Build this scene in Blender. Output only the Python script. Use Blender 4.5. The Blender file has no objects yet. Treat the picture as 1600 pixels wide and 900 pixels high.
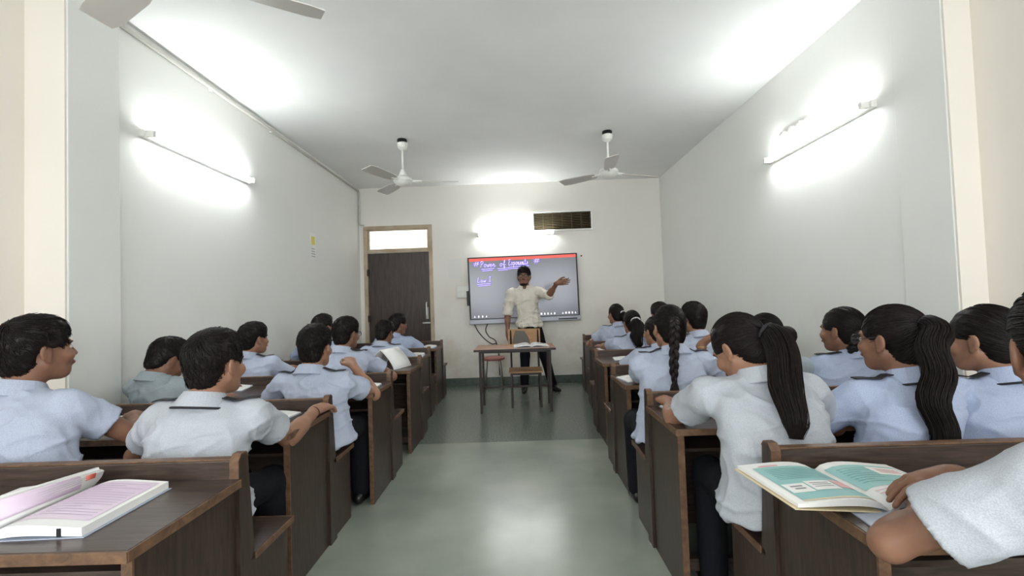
import bpy, bmesh, math, random
import numpy as np
from mathutils import Matrix, Vector
random.seed(7)
S = bpy.context.scene
COL = S.collection

# ------------------------------------------------------------------ camera
FPX, CAMZ, ROLL = 725.0, 1.22, 0.034
VPX, VPY = 808.0, 473.0
_dv = np.array([(VPX-800)/FPX, -(VPY-450)/FPX, -1.0]); _dv /= np.linalg.norm(_dv)
_u = np.array([-math.sin(ROLL), math.cos(ROLL), 0.0]); _u -= _dv*np.dot(_u, _dv); _u /= np.linalg.norm(_u)
CM = np.stack([np.cross(_dv, _u), _dv, _u], 1)          # camera = CM @ world
cam = bpy.data.objects.new('camera', bpy.data.cameras.new('camera'))
COL.objects.link(cam); S.camera = cam
cam.data.sensor_width = 36.0; cam.data.lens = FPX/1600*36; cam.data.clip_start = 0.02
cam.matrix_world = Matrix.Translation((0, 0, CAMZ)) @ Matrix([list(r) for r in CM.T]).to_4x4()
def at(x, y, Y):                                         # point seen at a pixel, standing at depth Y
    d = CM.T @ np.array([(x-800)/FPX, -(y-450)/FPX, -1.0])
    return d*(Y/d[1]) + np.array([0, 0, CAMZ])
def onz(x, y, Z):                                        # point seen at a pixel, lying at height Z
    d = CM.T @ np.array([(x-800)/FPX, -(y-450)/FPX, -1.0])
    return d*((Z-CAMZ)/d[2]) + np.array([0, 0, CAMZ])

# ------------------------------------------------------------------ light of the place
S.view_settings.view_transform = 'Standard'; S.view_settings.look = 'None'
S.view_settings.gamma = 1.0; S.view_settings.use_curve_mapping = False
S.view_settings.exposure = 1.08
W = bpy.data.worlds.new('daylight'); S.world = W; W.use_nodes = True
W.node_tree.nodes['Background'].inputs[0].default_value = (0.93, 0.97, 1.0, 1)
W.node_tree.nodes['Background'].inputs[1].default_value = 5.0
TUBE_STRENGTH = 35.0
SCREEN_STRENGTH = 0.33

# room measures (metres)
XL, XR, YB, YR, ZC = -2.38, 2.23, 7.05, -2.0, 3.05
XLR, XRR = -2.52, 2.36        # the walls beside the camera stand further out than the columns

# ------------------------------------------------------------------ helpers
def lin(r, g, b):
    f = lambda c: (c/255/12.92 if c/255 <= .04045 else ((c/255+.055)/1.055)**2.4)
    return (f(r), f(g), f(b), 1)

def newmat(name):
    m = bpy.data.materials.new(name); m.use_nodes = True
    nt = m.node_tree; b = nt.nodes['Principled BSDF']
    return m, nt, b

def mat(name, col, rough=.6, metal=0, spec=.5, noise=None, bump=None, emit=None, scale=(1,1,1)):
    """noise=(scale, detail, colour2, lo, hi); bump=(scale, strength, dist)"""
    m, nt, b = newmat(name)
    b.inputs['Base Color'].default_value = col; b.inputs['Roughness'].default_value = rough
    b.inputs['Metallic'].default_value = metal; b.inputs['Specular IOR Level'].default_value = spec
    N, L = nt.nodes.new, nt.links.new
    if noise or bump:
        tc = N('ShaderNodeTexCoord'); mp = N('ShaderNodeMapping'); mp.inputs['Scale'].default_value = scale
        L(tc.outputs['Object'], mp.inputs['Vector'])
    if noise:
        n = N('ShaderNodeTexNoise'); n.inputs['Scale'].default_value = noise[0]; n.inputs['Detail'].default_value = noise[1]
        L(mp.outputs[0], n.inputs['Vector'])
        r = N('ShaderNodeValToRGB'); r.color_ramp.elements[0].position = noise[3]; r.color_ramp.elements[1].position = noise[4]
        r.color_ramp.elements[0].color = col; r.color_ramp.elements[1].color = noise[2]
        L(n.outputs['Fac'], r.inputs[0]); L(r.outputs[0], b.inputs['Base Color'])
    if bump:
        n2 = N('ShaderNodeTexNoise'); n2.inputs['Scale'].default_value = bump[0]; n2.inputs['Detail'].default_value = 3
        L(mp.outputs[0], n2.inputs['Vector'])
        bp = N('ShaderNodeBump'); bp.inputs['Strength'].default_value = bump[1]; bp.inputs['Distance'].default_value = bump[2]
        L(n2.outputs['Fac'], bp.inputs['Height']); L(bp.outputs[0], b.inputs['Normal'])
    if emit:
        b.inputs['Emission Color'].default_value = emit[0]; b.inputs['Emission Strength'].default_value = emit[1]
    return m

def mesh_obj(name, v, f, m, parent=None, smooth=False, loc=None):
    me = bpy.data.meshes.new(name)
    v = np.asarray(v, dtype=np.float64)
    if loc is not None: v = v - np.asarray(loc)
    if isinstance(f, np.ndarray):
        n = len(f); k = f.shape[1]
        me.vertices.add(len(v)); me.vertices.foreach_set('co', v.astype(np.float32).ravel())
        me.loops.add(n*k); me.loops.foreach_set('vertex_index', f.astype(np.int32).ravel())
        me.polygons.add(n); me.polygons.foreach_set('loop_start', np.arange(0, n*k, k, dtype=np.int32))
        me.update(calc_edges=True)
    else:
        me.from_pydata([tuple(p) for p in v], [], [tuple(q) for q in f]); me.update()
    if smooth: me.polygons.foreach_set('use_smooth', np.ones(len(me.polygons), dtype=bool))
    if m: me.materials.append(m)
    o = bpy.data.objects.new(name, me); COL.objects.link(o)
    if parent: o.parent = parent
    if loc is not None and parent is None: o.location = loc
    return o

def bm_obj(name, bm, m, parent=None, smooth=False):
    me = bpy.data.meshes.new(name); bm.normal_update(); bm.to_mesh(me); bm.free()
    if smooth: me.polygons.foreach_set('use_smooth', np.ones(len(me.polygons), dtype=bool))
    if m: me.materials.append(m)
    o = bpy.data.objects.new(name, me); COL.objects.link(o)
    if parent: o.parent = parent
    return o

def bbox(bm, x0, x1, y0, y1, z0, z1, bev=0.0):
    x0, x1 = min(x0, x1), max(x0, x1); y0, y1 = min(y0, y1), max(y0, y1); z0, z1 = min(z0, z1), max(z0, z1)
    vs = [bm.verts.new((x, y, z)) for x in (x0, x1) for y in (y0, y1) for z in (z0, z1)]
    fs = [(0,1,3,2), (4,6,7,5), (0,4,5,1), (2,3,7,6), (0,2,6,4), (1,5,7,3)]
    fa = [bm.faces.new([vs[i] for i in q]) for q in fs]
    if bev:
        es = list({e for q in fa for e in q.edges})
        bmesh.ops.bevel(bm, geom=es, offset=bev, segments=2, affect='EDGES', profile=.6)

def box(name, x0, x1, y0, y1, z0, z1, m, parent=None, bev=0.0):
    bm = bmesh.new(); bbox(bm, x0, x1, y0, y1, z0, z1, bev); return bm_obj(name, bm, m, parent)

def boxes(name, lst, m, parent=None, bev=0.0):
    bm = bmesh.new()
    for b in lst: bbox(bm, *b, bev)
    return bm_obj(name, bm, m, parent)

def prism_x(name, prof, x0, x1, m, parent=None):
    """profile in (y,z), extruded along x"""
    n = len(prof)
    v = [(x0, y, z) for y, z in prof] + [(x1, y, z) for y, z in prof]
    f = [tuple(range(n))[::-1], tuple(range(n, 2*n))] + [(i, (i+1) % n, n+(i+1) % n, n+i) for i in range(n)]
    o = mesh_obj(name, v, f, m, parent)
    bm = bmesh.new(); bm.from_mesh(o.data); bmesh.ops.recalc_face_normals(bm, faces=bm.faces); bm.to_mesh(o.data); bm.free()
    return o

def sweep(pts, rads, n=8, squash=None, cap=True):
    """tube along points; returns verts, faces"""
    P = np.asarray(pts, float); k = len(P)
    r = np.full(k, rads) if np.isscalar(rads) else np.asarray(rads, float)
    T = np.gradient(P, axis=0); T /= np.linalg.norm(T, axis=1, keepdims=True)+1e-9
    ref = np.array([0, 0, 1.0]) if abs(T[0][2]) < .9 else np.array([0, 1.0, 0])
    u = np.cross(T[0], ref); u /= np.linalg.norm(u)
    V = []
    for i in range(k):
        u = u - T[i]*np.dot(u, T[i]); u /= np.linalg.norm(u)+1e-9
        w = np.cross(T[i], u)
        for j in range(n):
            a = 2*math.pi*j/n
            V.append(P[i]+r[i]*(math.cos(a)*u+math.sin(a)*w))
    F = [(i*n+j, i*n+(j+1) % n, (i+1)*n+(j+1) % n, (i+1)*n+j) for i in range(k-1) for j in range(n)]
    if cap:
        F.append(tuple(range(n))[::-1]); F.append(tuple((k-1)*n+j for j in range(n)))
    return V, F

def tube(name, pts, r, m, parent=None, n=8):
    v, f = sweep(pts, r, n); return mesh_obj(name, v, f, m, parent, smooth=True)

def lathe(name, prof, m, parent=None, n=24, loc=(0,0,0)):
    """profile (r,z) turned about z"""
    V = []; k = len(prof)
    for r, z in prof:
        for j in range(n):
            a = 2*math.pi*j/n; V.append((loc[0]+r*math.cos(a), loc[1]+r*math.sin(a), loc[2]+z))
    F = [(i*n+j, i*n+(j+1) % n, (i+1)*n+(j+1) % n, (i+1)*n+j) for i in range(k-1) for j in range(n)]
    F += [tuple(range(n))[::-1], tuple((k-1)*n+j for j in range(n))]
    o = mesh_obj(name, V, F, m, parent, smooth=True)
    bm = bmesh.new(); bm.from_mesh(o.data); bmesh.ops.recalc_face_normals(bm, faces=bm.faces); bm.to_mesh(o.data); bm.free()
    try: o.data.set_sharp_from_angle(angle=math.radians(40))
    except Exception: pass
    return o

def thing(name, label, cat, loc=(0,0,0), group=None, rz=0.0):
    o = bpy.data.objects.new(name, None); COL.objects.link(o)
    o.empty_display_size = .1; o.location = loc; o.rotation_euler = (0, 0, rz)
    return tag(o, label, cat, group)
def tag(o, label, cat, group=None):
    o['label'] = label; o['category'] = cat
    if group: o['group'] = group
    return o
def struct(o): o['kind'] = 'structure'; return o
def copy_tree(o, parent=None):
    c = o.copy(); COL.objects.link(c); c.parent = parent
    for ch in [q for q in bpy.data.objects if q.parent == o]: copy_tree(ch, c)
    return c

# ------------------------------------------------------------------ materials
def wall_mat(name, base, dirt, low=1.15):
    """plaster: faint mottling, grubby marks in the lower part where people lean"""
    m, nt, b = newmat(name); N, L = nt.nodes.new, nt.links.new
    b.inputs['Roughness'].default_value = .62; b.inputs['Specular IOR Level'].default_value = .25
    g = N('ShaderNodeNewGeometry'); sx = N('ShaderNodeSeparateXYZ'); L(g.outputs['Position'], sx.inputs[0])
    n1 = N('ShaderNodeTexNoise'); n1.inputs['Scale'].default_value = 1.7; n1.inputs['Detail'].default_value = 6; n1.inputs['Roughness'].default_value = .62
    L(g.outputs['Position'], n1.inputs['Vector'])
    mr = N('ShaderNodeMapRange'); mr.inputs[1].default_value = low+.35; mr.inputs[2].default_value = low-.75
    mr.inputs[3].default_value = 0; mr.inputs[4].default_value = 1
    L(sx.outputs[2], mr.inputs[0])
    r1 = N('ShaderNodeMapRange'); r1.inputs[1].default_value = .46; r1.inputs[2].default_value = .72; L(n1.outputs['Fac'], r1.inputs[0])
    mu = N('ShaderNodeMath'); mu.operation = 'MULTIPLY'; L(mr.outputs[0], mu.inputs[0]); L(r1.outputs[0], mu.inputs[1])
    mu2 = N('ShaderNodeMath'); mu2.operation = 'MULTIPLY'; mu2.inputs[1].default_value = .55; L(mu.outputs[0], mu2.inputs[0])
    n2 = N('ShaderNodeTexNoise'); n2.inputs['Scale'].default_value = .8; n2.inputs['Detail'].default_value = 4; L(g.outputs['Position'], n2.inputs['Vector'])
    rp = N('ShaderNodeValToRGB'); rp.color_ramp.elements[0].position = .3; rp.color_ramp.elements[1].position = .7
    rp.color_ramp.elements[0].color = tuple(c*.94 for c in base[:3])+(1,); rp.color_ramp.elements[1].color = base
    L(n2.outputs['Fac'], rp.inputs[0])
    mx = N('ShaderNodeMix'); mx.data_type = 'RGBA'; L(mu2.outputs[0], mx.inputs[0]); L(rp.outputs[0], mx.inputs[6]); mx.inputs[7].default_value = dirt
    L(mx.outputs[2], b.inputs['Base Color'])
    n3 = N('ShaderNodeTexNoise'); n3.inputs['Scale'].default_value = 35; n3.inputs['Detail'].default_value = 4; L(g.outputs['Position'], n3.inputs['Vector'])
    bp = N('ShaderNodeBump'); bp.inputs['Strength'].default_value = .12; bp.inputs['Distance'].default_value = .004
    L(n3.outputs['Fac'], bp.inputs['Height']); L(bp.outputs[0], b.inputs['Normal'])
    return m
M = {}
M['wall'] = wall_mat('painted_plaster', lin(232, 233, 228), lin(196, 188, 168))
M['wall_back'] = wall_mat('painted_plaster_back', lin(238, 234, 226), lin(190, 172, 138), 1.35)
M['wall_cream'] = wall_mat('cream_plaster', lin(236, 230, 220), lin(214, 204, 188))
M['ceiling'] = mat('ceiling_paint', lin(236, 237, 234), .7, noise=(1.2, 4, lin(228, 229, 227), .35, .65))
def floor_mat():
    m, nt, b = newmat('polished_stone_floor'); N, L = nt.nodes.new, nt.links.new
    g = N('ShaderNodeNewGeometry'); sx = N('ShaderNodeSeparateXYZ'); L(g.outputs['Position'], sx.inputs[0])
    n1 = N('ShaderNodeTexNoise'); n1.inputs['Scale'].default_value = 1.5; n1.inputs['Detail'].default_value = 5; n1.inputs['Roughness'].default_value = .5
    L(g.outputs['Position'], n1.inputs['Vector'])
    rp = N('ShaderNodeValToRGB'); rp.color_ramp.elements[0].position = .3; rp.color_ramp.elements[1].position = .72
    rp.color_ramp.elements[0].color = lin(130, 137, 127); rp.color_ramp.elements[1].color = lin(158, 163, 152)
    L(n1.outputs['Fac'], rp.inputs[0])
    n2 = N('ShaderNodeTexNoise'); n2.inputs['Scale'].default_value = 60; n2.inputs['Detail'].default_value = 4; L(g.outputs['Position'], n2.inputs['Vector'])
    rp2 = N('ShaderNodeValToRGB'); rp2.color_ramp.elements[0].position = .35; rp2.color_ramp.elements[1].position = .7
    rp2.color_ramp.elements[0].color = lin(96, 104, 96); rp2.color_ramp.elements[1].color = lin(122, 129, 119)
    L(n2.outputs['Fac'], rp2.inputs[0])
    # the far half is an older, darker speckled slab; the joint lies across the aisle
    st = N('ShaderNodeMath'); st.operation = 'GREATER_THAN'; st.inputs[1].default_value = 4.13; L(sx.outputs[1], st.inputs[0])
    mx = N('ShaderNodeMix'); mx.data_type = 'RGBA'; L(st.outputs[0], mx.inputs[0]); L(rp.outputs[0], mx.inputs[6]); L(rp2.outputs[0], mx.inputs[7])
    L(mx.outputs[2], b.inputs['Base Color'])
    b.inputs['Roughness'].default_value = .24
    b.inputs['Specular IOR Level'].default_value = .5
    bp = N('ShaderNodeBump'); bp.inputs['Strength'].default_value = .05; bp.inputs['Distance'].default_value = .01
    n3 = N('ShaderNodeTexNoise'); n3.inputs['Scale'].default_value = 9; L(g.outputs['Position'], n3.inputs['Vector'])
    return m
M['floor'] = floor_mat()
M['skirting'] = mat('skirting_stone', lin(74, 86, 78), .4, noise=(20, 4, lin(92, 102, 92), .3, .7))
M['white_gloss'] = mat('white_enamel', lin(232, 232, 226), .35)
M['white_plastic'] = mat('white_plastic', lin(228, 228, 222), .45)
M['conduit'] = mat('conduit_plastic', lin(196, 194, 186), .5)
M['tube'] = mat('lit_tube', (1, 1, 1, 1), .4, emit=((0.95, 0.98, 1.0, 1), TUBE_STRENGTH))
M['black'] = mat('black_plastic', lin(18, 18, 20), .45)
M['dark_metal'] = mat('brown_painted_steel', lin(40, 30, 26), .45, metal=.2)
M['chrome'] = mat('dull_steel', lin(168, 164, 156), .32, metal=.8)
M['brass'] = mat('aged_brass', lin(120, 96, 60), .4, metal=.7)

def wood(name, c1, c2, rough=.42, sc=(3, 3, 40), gscale=5):
    m, nt, b = newmat(name); N, L = nt.nodes.new, nt.links.new
    tc = N('ShaderNodeTexCoord'); mp = N('ShaderNodeMapping'); mp.inputs['Scale'].default_value = sc; L(tc.outputs['Object'], mp.inputs[0])
    n = N('ShaderNodeTexNoise'); n.inputs['Scale'].default_value = gscale; n.inputs['Detail'].default_value = 6; n.inputs['Roughness'].default_value = .6; n.inputs['Distortion'].default_value = .6
    L(mp.outputs[0], n.inputs['Vector'])
    rp = N('ShaderNodeValToRGB'); rp.color_ramp.elements[0].position = .33; rp.color_ramp.elements[1].position = .68
    rp.color_ramp.elements[0].color = c1; rp.color_ramp.elements[1].color = c2; L(n.outputs['Fac'], rp.inputs[0]); L(rp.outputs[0], b.inputs['Base Color'])
    b.inputs['Roughness'].default_value = rough
    bp = N('ShaderNodeBump'); bp.inputs['Strength'].default_value = .1; bp.inputs['Distance'].default_value = .002
    L(n.outputs['Fac'], bp.inputs['Height']); L(bp.outputs[0], b.inputs['Normal'])
    return m
M['lam_v'] = wood('dark_laminate_upright', lin(36, 27, 22), lin(68, 52, 42), .4, (14, 14, 1.6))
M['lam_h'] = wood('dark_laminate_lengthwise', lin(50, 40, 36), lin(82, 68, 60), .3, (1.2, 14, 14))
M['edge'] = wood('worn_brown_edging', lin(78, 56, 42), lin(118, 88, 64), .5, (3, 3, 3), 9)
M['door_wood'] = wood('dark_door_veneer', lin(44, 34, 30), lin(74, 60, 52), .45, (9, 9, .8))
M['table_wood'] = wood('tan_table_top', lin(150, 108, 78), lin(178, 134, 98), .4, (1.5, 12, 12))
M['ply'] = wood('tan_plywood', lin(150, 112, 72), lin(176, 136, 92), .5, (1.5, 8, 8))
M['grey_patch'] = mat('flat_grey', lin(98, 92, 86), .6)
M['stool_red'] = mat('faded_red_seat', lin(150, 96, 86), .5)
M['frame_paint'] = mat('door_frame_paint', lin(188, 172, 148), .5, noise=(6, 4, lin(170, 150, 122), .4, .7))
M['vent'] = mat('vent_slats', lin(118, 104, 78), .55)
M['vent_dark'] = mat('vent_cavity', lin(40, 36, 30), .9)
M['paper'] = mat('white_paper', lin(238, 237, 234), .7, noise=(3, 3, lin(226, 226, 226), .4, .7))
M['paper_edge'] = mat('page_edges', lin(226, 222, 212), .8, noise=(200, 2, lin(196, 190, 178), .4, .6), scale=(.05, .05, 5))
M['ink'] = mat('grey_print', lin(150, 148, 152), .8)
M['teal'] = mat('teal_print', lin(142, 188, 186), .6, noise=(6, 3, lin(156, 200, 196), .4, .7))
M['teal_ink'] = mat('teal_dark_print', lin(72, 128, 124), .7)
M['pink'] = mat('pink_print', lin(228, 178, 182), .6)
M['lilac'] = mat('lilac_print', lin(214, 194, 214), .65, noise=(4, 3, lin(224, 208, 222), .4, .7))
M['lilac_ink'] = mat('lilac_dark_print', lin(178, 158, 184), .7)
M['red_ink'] = mat('red_print', lin(196, 92, 72), .7)
M['cream_ink'] = mat('cream_print', lin(222, 206, 170), .7)
M['bluegrey'] = mat('bluegrey_cover', lin(172, 180, 196), .45)
M['yellow'] = mat('yellow_print', lin(226, 214, 110), .7)
M['hair'] = None
def hair_mat():
    m, nt, b = newmat('black_hair'); N, L = nt.nodes.new, nt.links.new
    tc = N('ShaderNodeTexCoord'); n = N('ShaderNodeTexNoise'); n.inputs['Scale'].default_value = 60; n.inputs['Detail'].default_value = 4
    L(tc.outputs['Object'], n.inputs['Vector'])
    rp = N('ShaderNodeValToRGB'); rp.color_ramp.elements[0].color = lin(12, 9, 9); rp.color_ramp.elements[1].color = lin(34, 26, 24)
    L(n.outputs['Fac'], rp.inputs[0]); L(rp.outputs[0], b.inputs['Base Color'])
    b.inputs['Roughness'].default_value = .5; b.inputs['Specular IOR Level'].default_value = .22
    bp = N('ShaderNodeBump'); bp.inputs['Strength'].default_value = .35; bp.inputs['Distance'].default_value = .003
    L(n.outputs['Fac'], bp.inputs['Height']); L(bp.outputs[0], b.inputs['Normal'])
    return m
M['hair'] = hair_mat()
def skin_mat(name, c1, c2):
    m = mat(name, c1, .5, noise=(14, 4, c2, .35, .7), bump=(120, .08, .002), spec=.4)
    b = m.node_tree.nodes['Principled BSDF']
    b.inputs['Subsurface Weight'].default_value = .08; b.inputs['Subsurface Radius'].default_value = (.01, .004, .002)
    return m
M['skin'] = [skin_mat('brown_skin', lin(124, 88, 70), lin(138, 100, 79)), skin_mat('tan_skin', lin(144, 105, 84), lin(157, 117, 94)),
             skin_mat('deep_brown_skin', lin(122, 86, 69), lin(136, 98, 79))]
def cloth_mat(name, c1, c2, weave=420):
    m, nt, b = newmat(name); N, L = nt.nodes.new, nt.links.new
    tc = N('ShaderNodeTexCoord')
    n = N('ShaderNodeTexNoise'); n.inputs['Scale'].default_value = weave; n.inputs['Detail'].default_value = 2; L(tc.outputs['Object'], n.inputs['Vector'])
    rp = N('ShaderNodeValToRGB'); rp.color_ramp.elements[0].position = .35; rp.color_ramp.elements[1].position = .65
    rp.color_ramp.elements[0].color = c1; rp.color_ramp.elements[1].color = c2; L(n.outputs['Fac'], rp.inputs[0]); L(rp.outputs[0], b.inputs['Base Color'])
    b.inputs['Roughness'].default_value = .85; b.inputs['Specular IOR Level'].default_value = .2
    b.inputs['Sheen Weight'].default_value = 0
    n2 = N('ShaderNodeTexNoise'); n2.inputs['Scale'].default_value = 26; n2.inputs['Detail'].default_value = 4; n2.inputs['Distortion'].default_value = 1.2; L(tc.outputs['Object'], n2.inputs['Vector'])
    bp = N('ShaderNodeBump'); bp.inputs['Strength'].default_value = .3; bp.inputs['Distance'].default_value = .006
    L(n2.outputs['Fac'], bp.inputs['Height']); L(bp.outputs[0], b.inputs['Normal'])
    return m
M['shirt'] = [cloth_mat('pale_blue_shirting', lin(160, 168, 187), lin(180, 187, 204)),
              cloth_mat('white_grey_shirting', lin(166, 170, 178), lin(183, 187, 193)),
              cloth_mat('cool_blue_shirting', lin(156, 167, 192), lin(175, 185, 209)),
              cloth_mat('greyed_green_shirting', lin(142, 154, 160), lin(160, 170, 175))]
M['shirt_white'] = cloth_mat('cream_white_shirting', lin(214, 207, 194), lin(226, 220, 208))
M['navy'] = cloth_mat('dark_navy_cloth', lin(13, 14, 19), lin(20, 21, 28))
M['strap'] = mat('dark_strap', lin(22, 22, 28), .7)
M['shoe'] = mat('black_shoe', lin(16, 15, 15), .35)
M['eye_white'] = mat('eye_white', lin(196, 188, 180), .3)
M['iris'] = mat('dark_iris', lin(24, 16, 12), .2)
M['lip'] = mat('lip', lin(140, 82, 70), .5)
M['glass_frame'] = mat('spectacle_frame', lin(40, 38, 40), .3)
M['lens'] = None
def glassy(name, col, alpha, rough=.05):
    m, nt, b = newmat(name); b.inputs['Base Color'].default_value = col; b.inputs['Roughness'].default_value = rough
    b.inputs['Alpha'].default_value = alpha
    return m
M['lens'] = glassy('spectacle_lens', (.3, .32, .34, 1), .06)
M['tie_white'] = mat('white_hair_tie', lin(236, 234, 230), .6)
M['metal_thin'] = mat('thin_gold', lin(200, 170, 110), .3, metal=.8)
M['thread'] = mat('dark_thread', lin(40, 26, 24), .7)

# ------------------------------------------------------------------ the room
floor = struct(box('floor', XLR-.2, XRR+.2, YR-.2, YB+1.6, -.12, 0, M['floor']))
ceiling = struct(box('ceiling', XLR-.2, XRR+.2, YR-.2, YB+.2, ZC, ZC+.12, M['ceiling']))
YC0, YC1 = 2.36, 2.68     # the columns
wl = struct(box('wall_left', XL-.16, XL, YC1-.02, YB+.2, 0, ZC, M['wall']))
struct(box('wall_left_rear', XLR-.16, XLR, YR, YC0+.05, 0, ZC, M['wall_cream']))
box('column', XLR-.1, XL+.075, YC0, YC1, 0, ZC, M['wall'], bpy.data.objects['wall_left'], .006)
wr = struct(box('wall_right', XR, XR+.16, YC0, YB+.2, 0, ZC, M['wall']))
struct(box('wall_right_rear', XRR, XRR+.16, YR, YC0+.05, 0, ZC, M['wall_cream']))
box('column', XR-.008, XRR+.1, YC0, YC1, 0, ZC, M['wall'], wr, .006)
# cream reveals: the column sides that face the rear windows
box('reveal', XLR-.02, XL+.07, YC0-.012, YC0+.001, 0, ZC, M['wall_cream'], wl)
box('reveal', XR-.004, XRR+.02, YC0-.012, YC0+.001, 0, ZC, M['wall_cream'], wr)

# back wall around the door opening and the vent
DX0, DX1, DZ, TZ0, TZ1 = -2.315, -1.265, 2.05, 2.09, 2.41
VX0, VX1, VZ0, VZ1 = .295, 1.165, 2.315, 2.575
wb = struct(boxes('wall_back', [
    (XL-.16, DX0, YB, YB+.16, 0, ZC), (DX0, DX1, YB, YB+.16, TZ1+.05, ZC), (DX1, VX0, YB, YB+.16, 0, ZC),
    (VX0, VX1, YB, YB+.16, 0, VZ0), (VX0, VX1, YB, YB+.16, VZ1, ZC), (VX1, XR+.16, YB, YB+.16, 0, ZC)], M['wall_back']))
struct(box('baseboard_back', DX1+.06, XR, YB-.016, YB, 0, .11, M['skirting'], None, .003))
struct(box('baseboard_left', XL, XL+.014, YC1, YB-.02, 0, .11, M['skirting']))
struct(box('baseboard_right', XR-.014, XR, YC1, YB-.02, 0, .11, M['skirting']))
# rear wall with two tall windows, behind the photographer
wins = [(-2.25, -.35), (.25, 2.15)]
struct(boxes('wall_rear', [(XLR-.16, -2.25, YR-.16, YR, 0, ZC), (-.35, .25, YR-.16, YR, 0, ZC), (2.15, XRR+.16, YR-.16, YR, 0, ZC),
    (-2.25, -.35, YR-.16, YR, 0, .85), (.25, 2.15, YR-.16, YR, 0, .85), (-2.25, -.35, YR-.16, YR, 2.55, ZC), (.25, 2.15, YR-.16, YR, 2.55, ZC)], M['wall_cream']))
for i, (a, b_) in enumerate(wins):
    w = struct(boxes('window_%d' % (i+2), [(a, b_, YR-.1, YR-.05, .85, .9), (a, b_, YR-.1, YR-.05, 2.5, 2.55), (a, a+.05, YR-.1, YR-.05, .9, 2.5), (b_-.05, b_, YR-.1, YR-.05, .9, 2.5)], M['white_gloss']))
    for k in (1, 2):
        x = a+(b_-a)*k/3; box('mullion', x-.025, x+.025, YR-.1, YR-.05, .9, 2.5, M['white_gloss'], w)
    pl = bpy.data.lights.new('window_portal', 'AREA'); pl.shape = 'RECTANGLE'; pl.size = b_-a; pl.size_y = 1.7; pl.cycles.is_portal = True
    po = bpy.data.objects.new('window_portal', pl); COL.objects.link(po); po.location = ((a+b_)/2, YR-.04, 1.7); po.rotation_euler = (math.radians(90), 0, 0)

# conduit along the ceiling corner of the left wall and down to the door head
cd = thing('wiring_conduit', 'pale plastic wiring conduit along the left wall under the ceiling', 'conduit', (XL+.015, 4.8, ZC-.05))
def rel(o, pts): return [tuple(np.array(p)-np.array(o.location)) for p in pts]
tube('pipe', rel(cd, [(XL+.016, YC1+.02, ZC-.05), (XL+.016, YB-.05, ZC-.05)]), .014, M['conduit'], cd)
tube('drop_pipe', rel(cd, [(XL+.016, YB-.045, ZC-.05), (XL+.016, YB-.03, ZC-.09), (XL+.016, YB-.03, 2.52), (XL+.022, YB-.03, 2.485), (XL+.085, YB-.03, 2.475)]), .013, M['conduit'], cd)
for y in (3.6, 4.5, 5.5, 6.3):
    box('clip', .0-.016, .006, y-4.8-.012, y-4.8+.012, -.022, .022, M['white_plastic'], cd)

# door with transom window
fr = struct(boxes('door_frame', [(DX0, DX0+.055, YB-.02, YB+.1, 0, TZ1), (DX1-.055, DX1, YB-.02, YB+.1, 0, TZ1), (DX0, DX1, YB-.02, YB+.1, TZ1, TZ1+.05), (DX0+.055, DX1-.055, YB-.015, YB+.1, DZ, TZ0)], M['frame_paint'], None, .004))
fr.name = 'trim_1'
door = struct(box('door_1', DX0+.057, DX1-.057, YB+.02, YB+.06, .01, DZ-.004, M['door_wood'], None, .003))
hx = DX1-.11
h = box('handle_plate', hx-.02, hx+.02, YB+.013, YB+.02, 1.02, 1.2, M['chrome'], door, .003)
tube('handle', [(hx, YB+.012, 1.06), (hx, YB-.025, 1.06), (hx, YB-.03, 1.1), (hx, YB-.03, 1.24), (hx, YB-.02, 1.27), (hx, YB+.012, 1.27)], .009, M['white_gloss'], door)
tube('tower_bolt', [(hx-.07, YB+.008, .96), (hx+.045, YB+.008, .96)], .012, M['white_gloss'], door)
for z in (.35, 1.05, 1.75):
    box('hinge', DX0+.045, DX0+.075, YB-.024, YB+.02, z-.05, z+.05, M['dark_metal'], door, .003)
win = struct(boxes('window_1', [(DX0+.055, DX0+.08, YB+.02, YB+.06, TZ0, TZ1), (DX1-.08, DX1-.055, YB+.02, YB+.06, TZ0, TZ1), (DX0+.08, DX1-.08, YB+.02, YB+.06, TZ0, TZ0+.02), (DX0+.08, DX1-.08, YB+.02, YB+.06, TZ1-.02, TZ1)], M['frame_paint']))
box('pane', DX0+.08, DX1-.08, YB+.035, YB+.042, TZ0+.02, TZ1-.02, glassy('frosted_pane', (.8, .78, .7, 1), .5, .3), win)
struct(box('wall_corridor', XLR, .2, YB+1.5, YB+1.6, 0, 2.6, M['wall_cream']))
struct(box('corridor_shade_slab', XLR, .2, YB+.16, YB+1.28, 2.62, 2.7, M['wall_cream']))  # unseen slab added outside to dim the daylight behind the transom

# vent grille
vt = thing('ventilation_grille', 'brown louvred ventilation grille high on the back wall', 'vent', ((VX0+VX1)/2, YB, VZ0))
vw = (VX1-VX0)/2; vh = VZ1-VZ0
boxes('frame', [(-vw-.03, vw+.03, -.02, .05, -.025, .0), (-vw-.03, vw+.03, -.02, .05, vh, vh+.025), (-vw-.03, -vw, -.02, .05, 0, vh), (vw, vw+.03, -.02, .05, 0, vh)], M['white_plastic'], vt, .003)
box('cavity', -vw, vw, .1, .14, 0, vh, M['vent_dark'], vt)
s0 = None
for i in range(10):
    z = vh*(i+.5)/10
    if s0 is None:
        s0 = prism_x('slat', [(-.005, -.009), (-.001, -.011), (.035, .007), (.031, .009)], -vw, vw, M['vent'], vt); o = s0
    else:
        o = s0.copy(); COL.objects.link(o)
    o.location.z = z
for i in range(1, 6): box('divider', -vw+2*vw*i/6-.005, -vw+2*vw*i/6+.005, .012, .03, 0, vh, M['vent'], vt)

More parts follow.
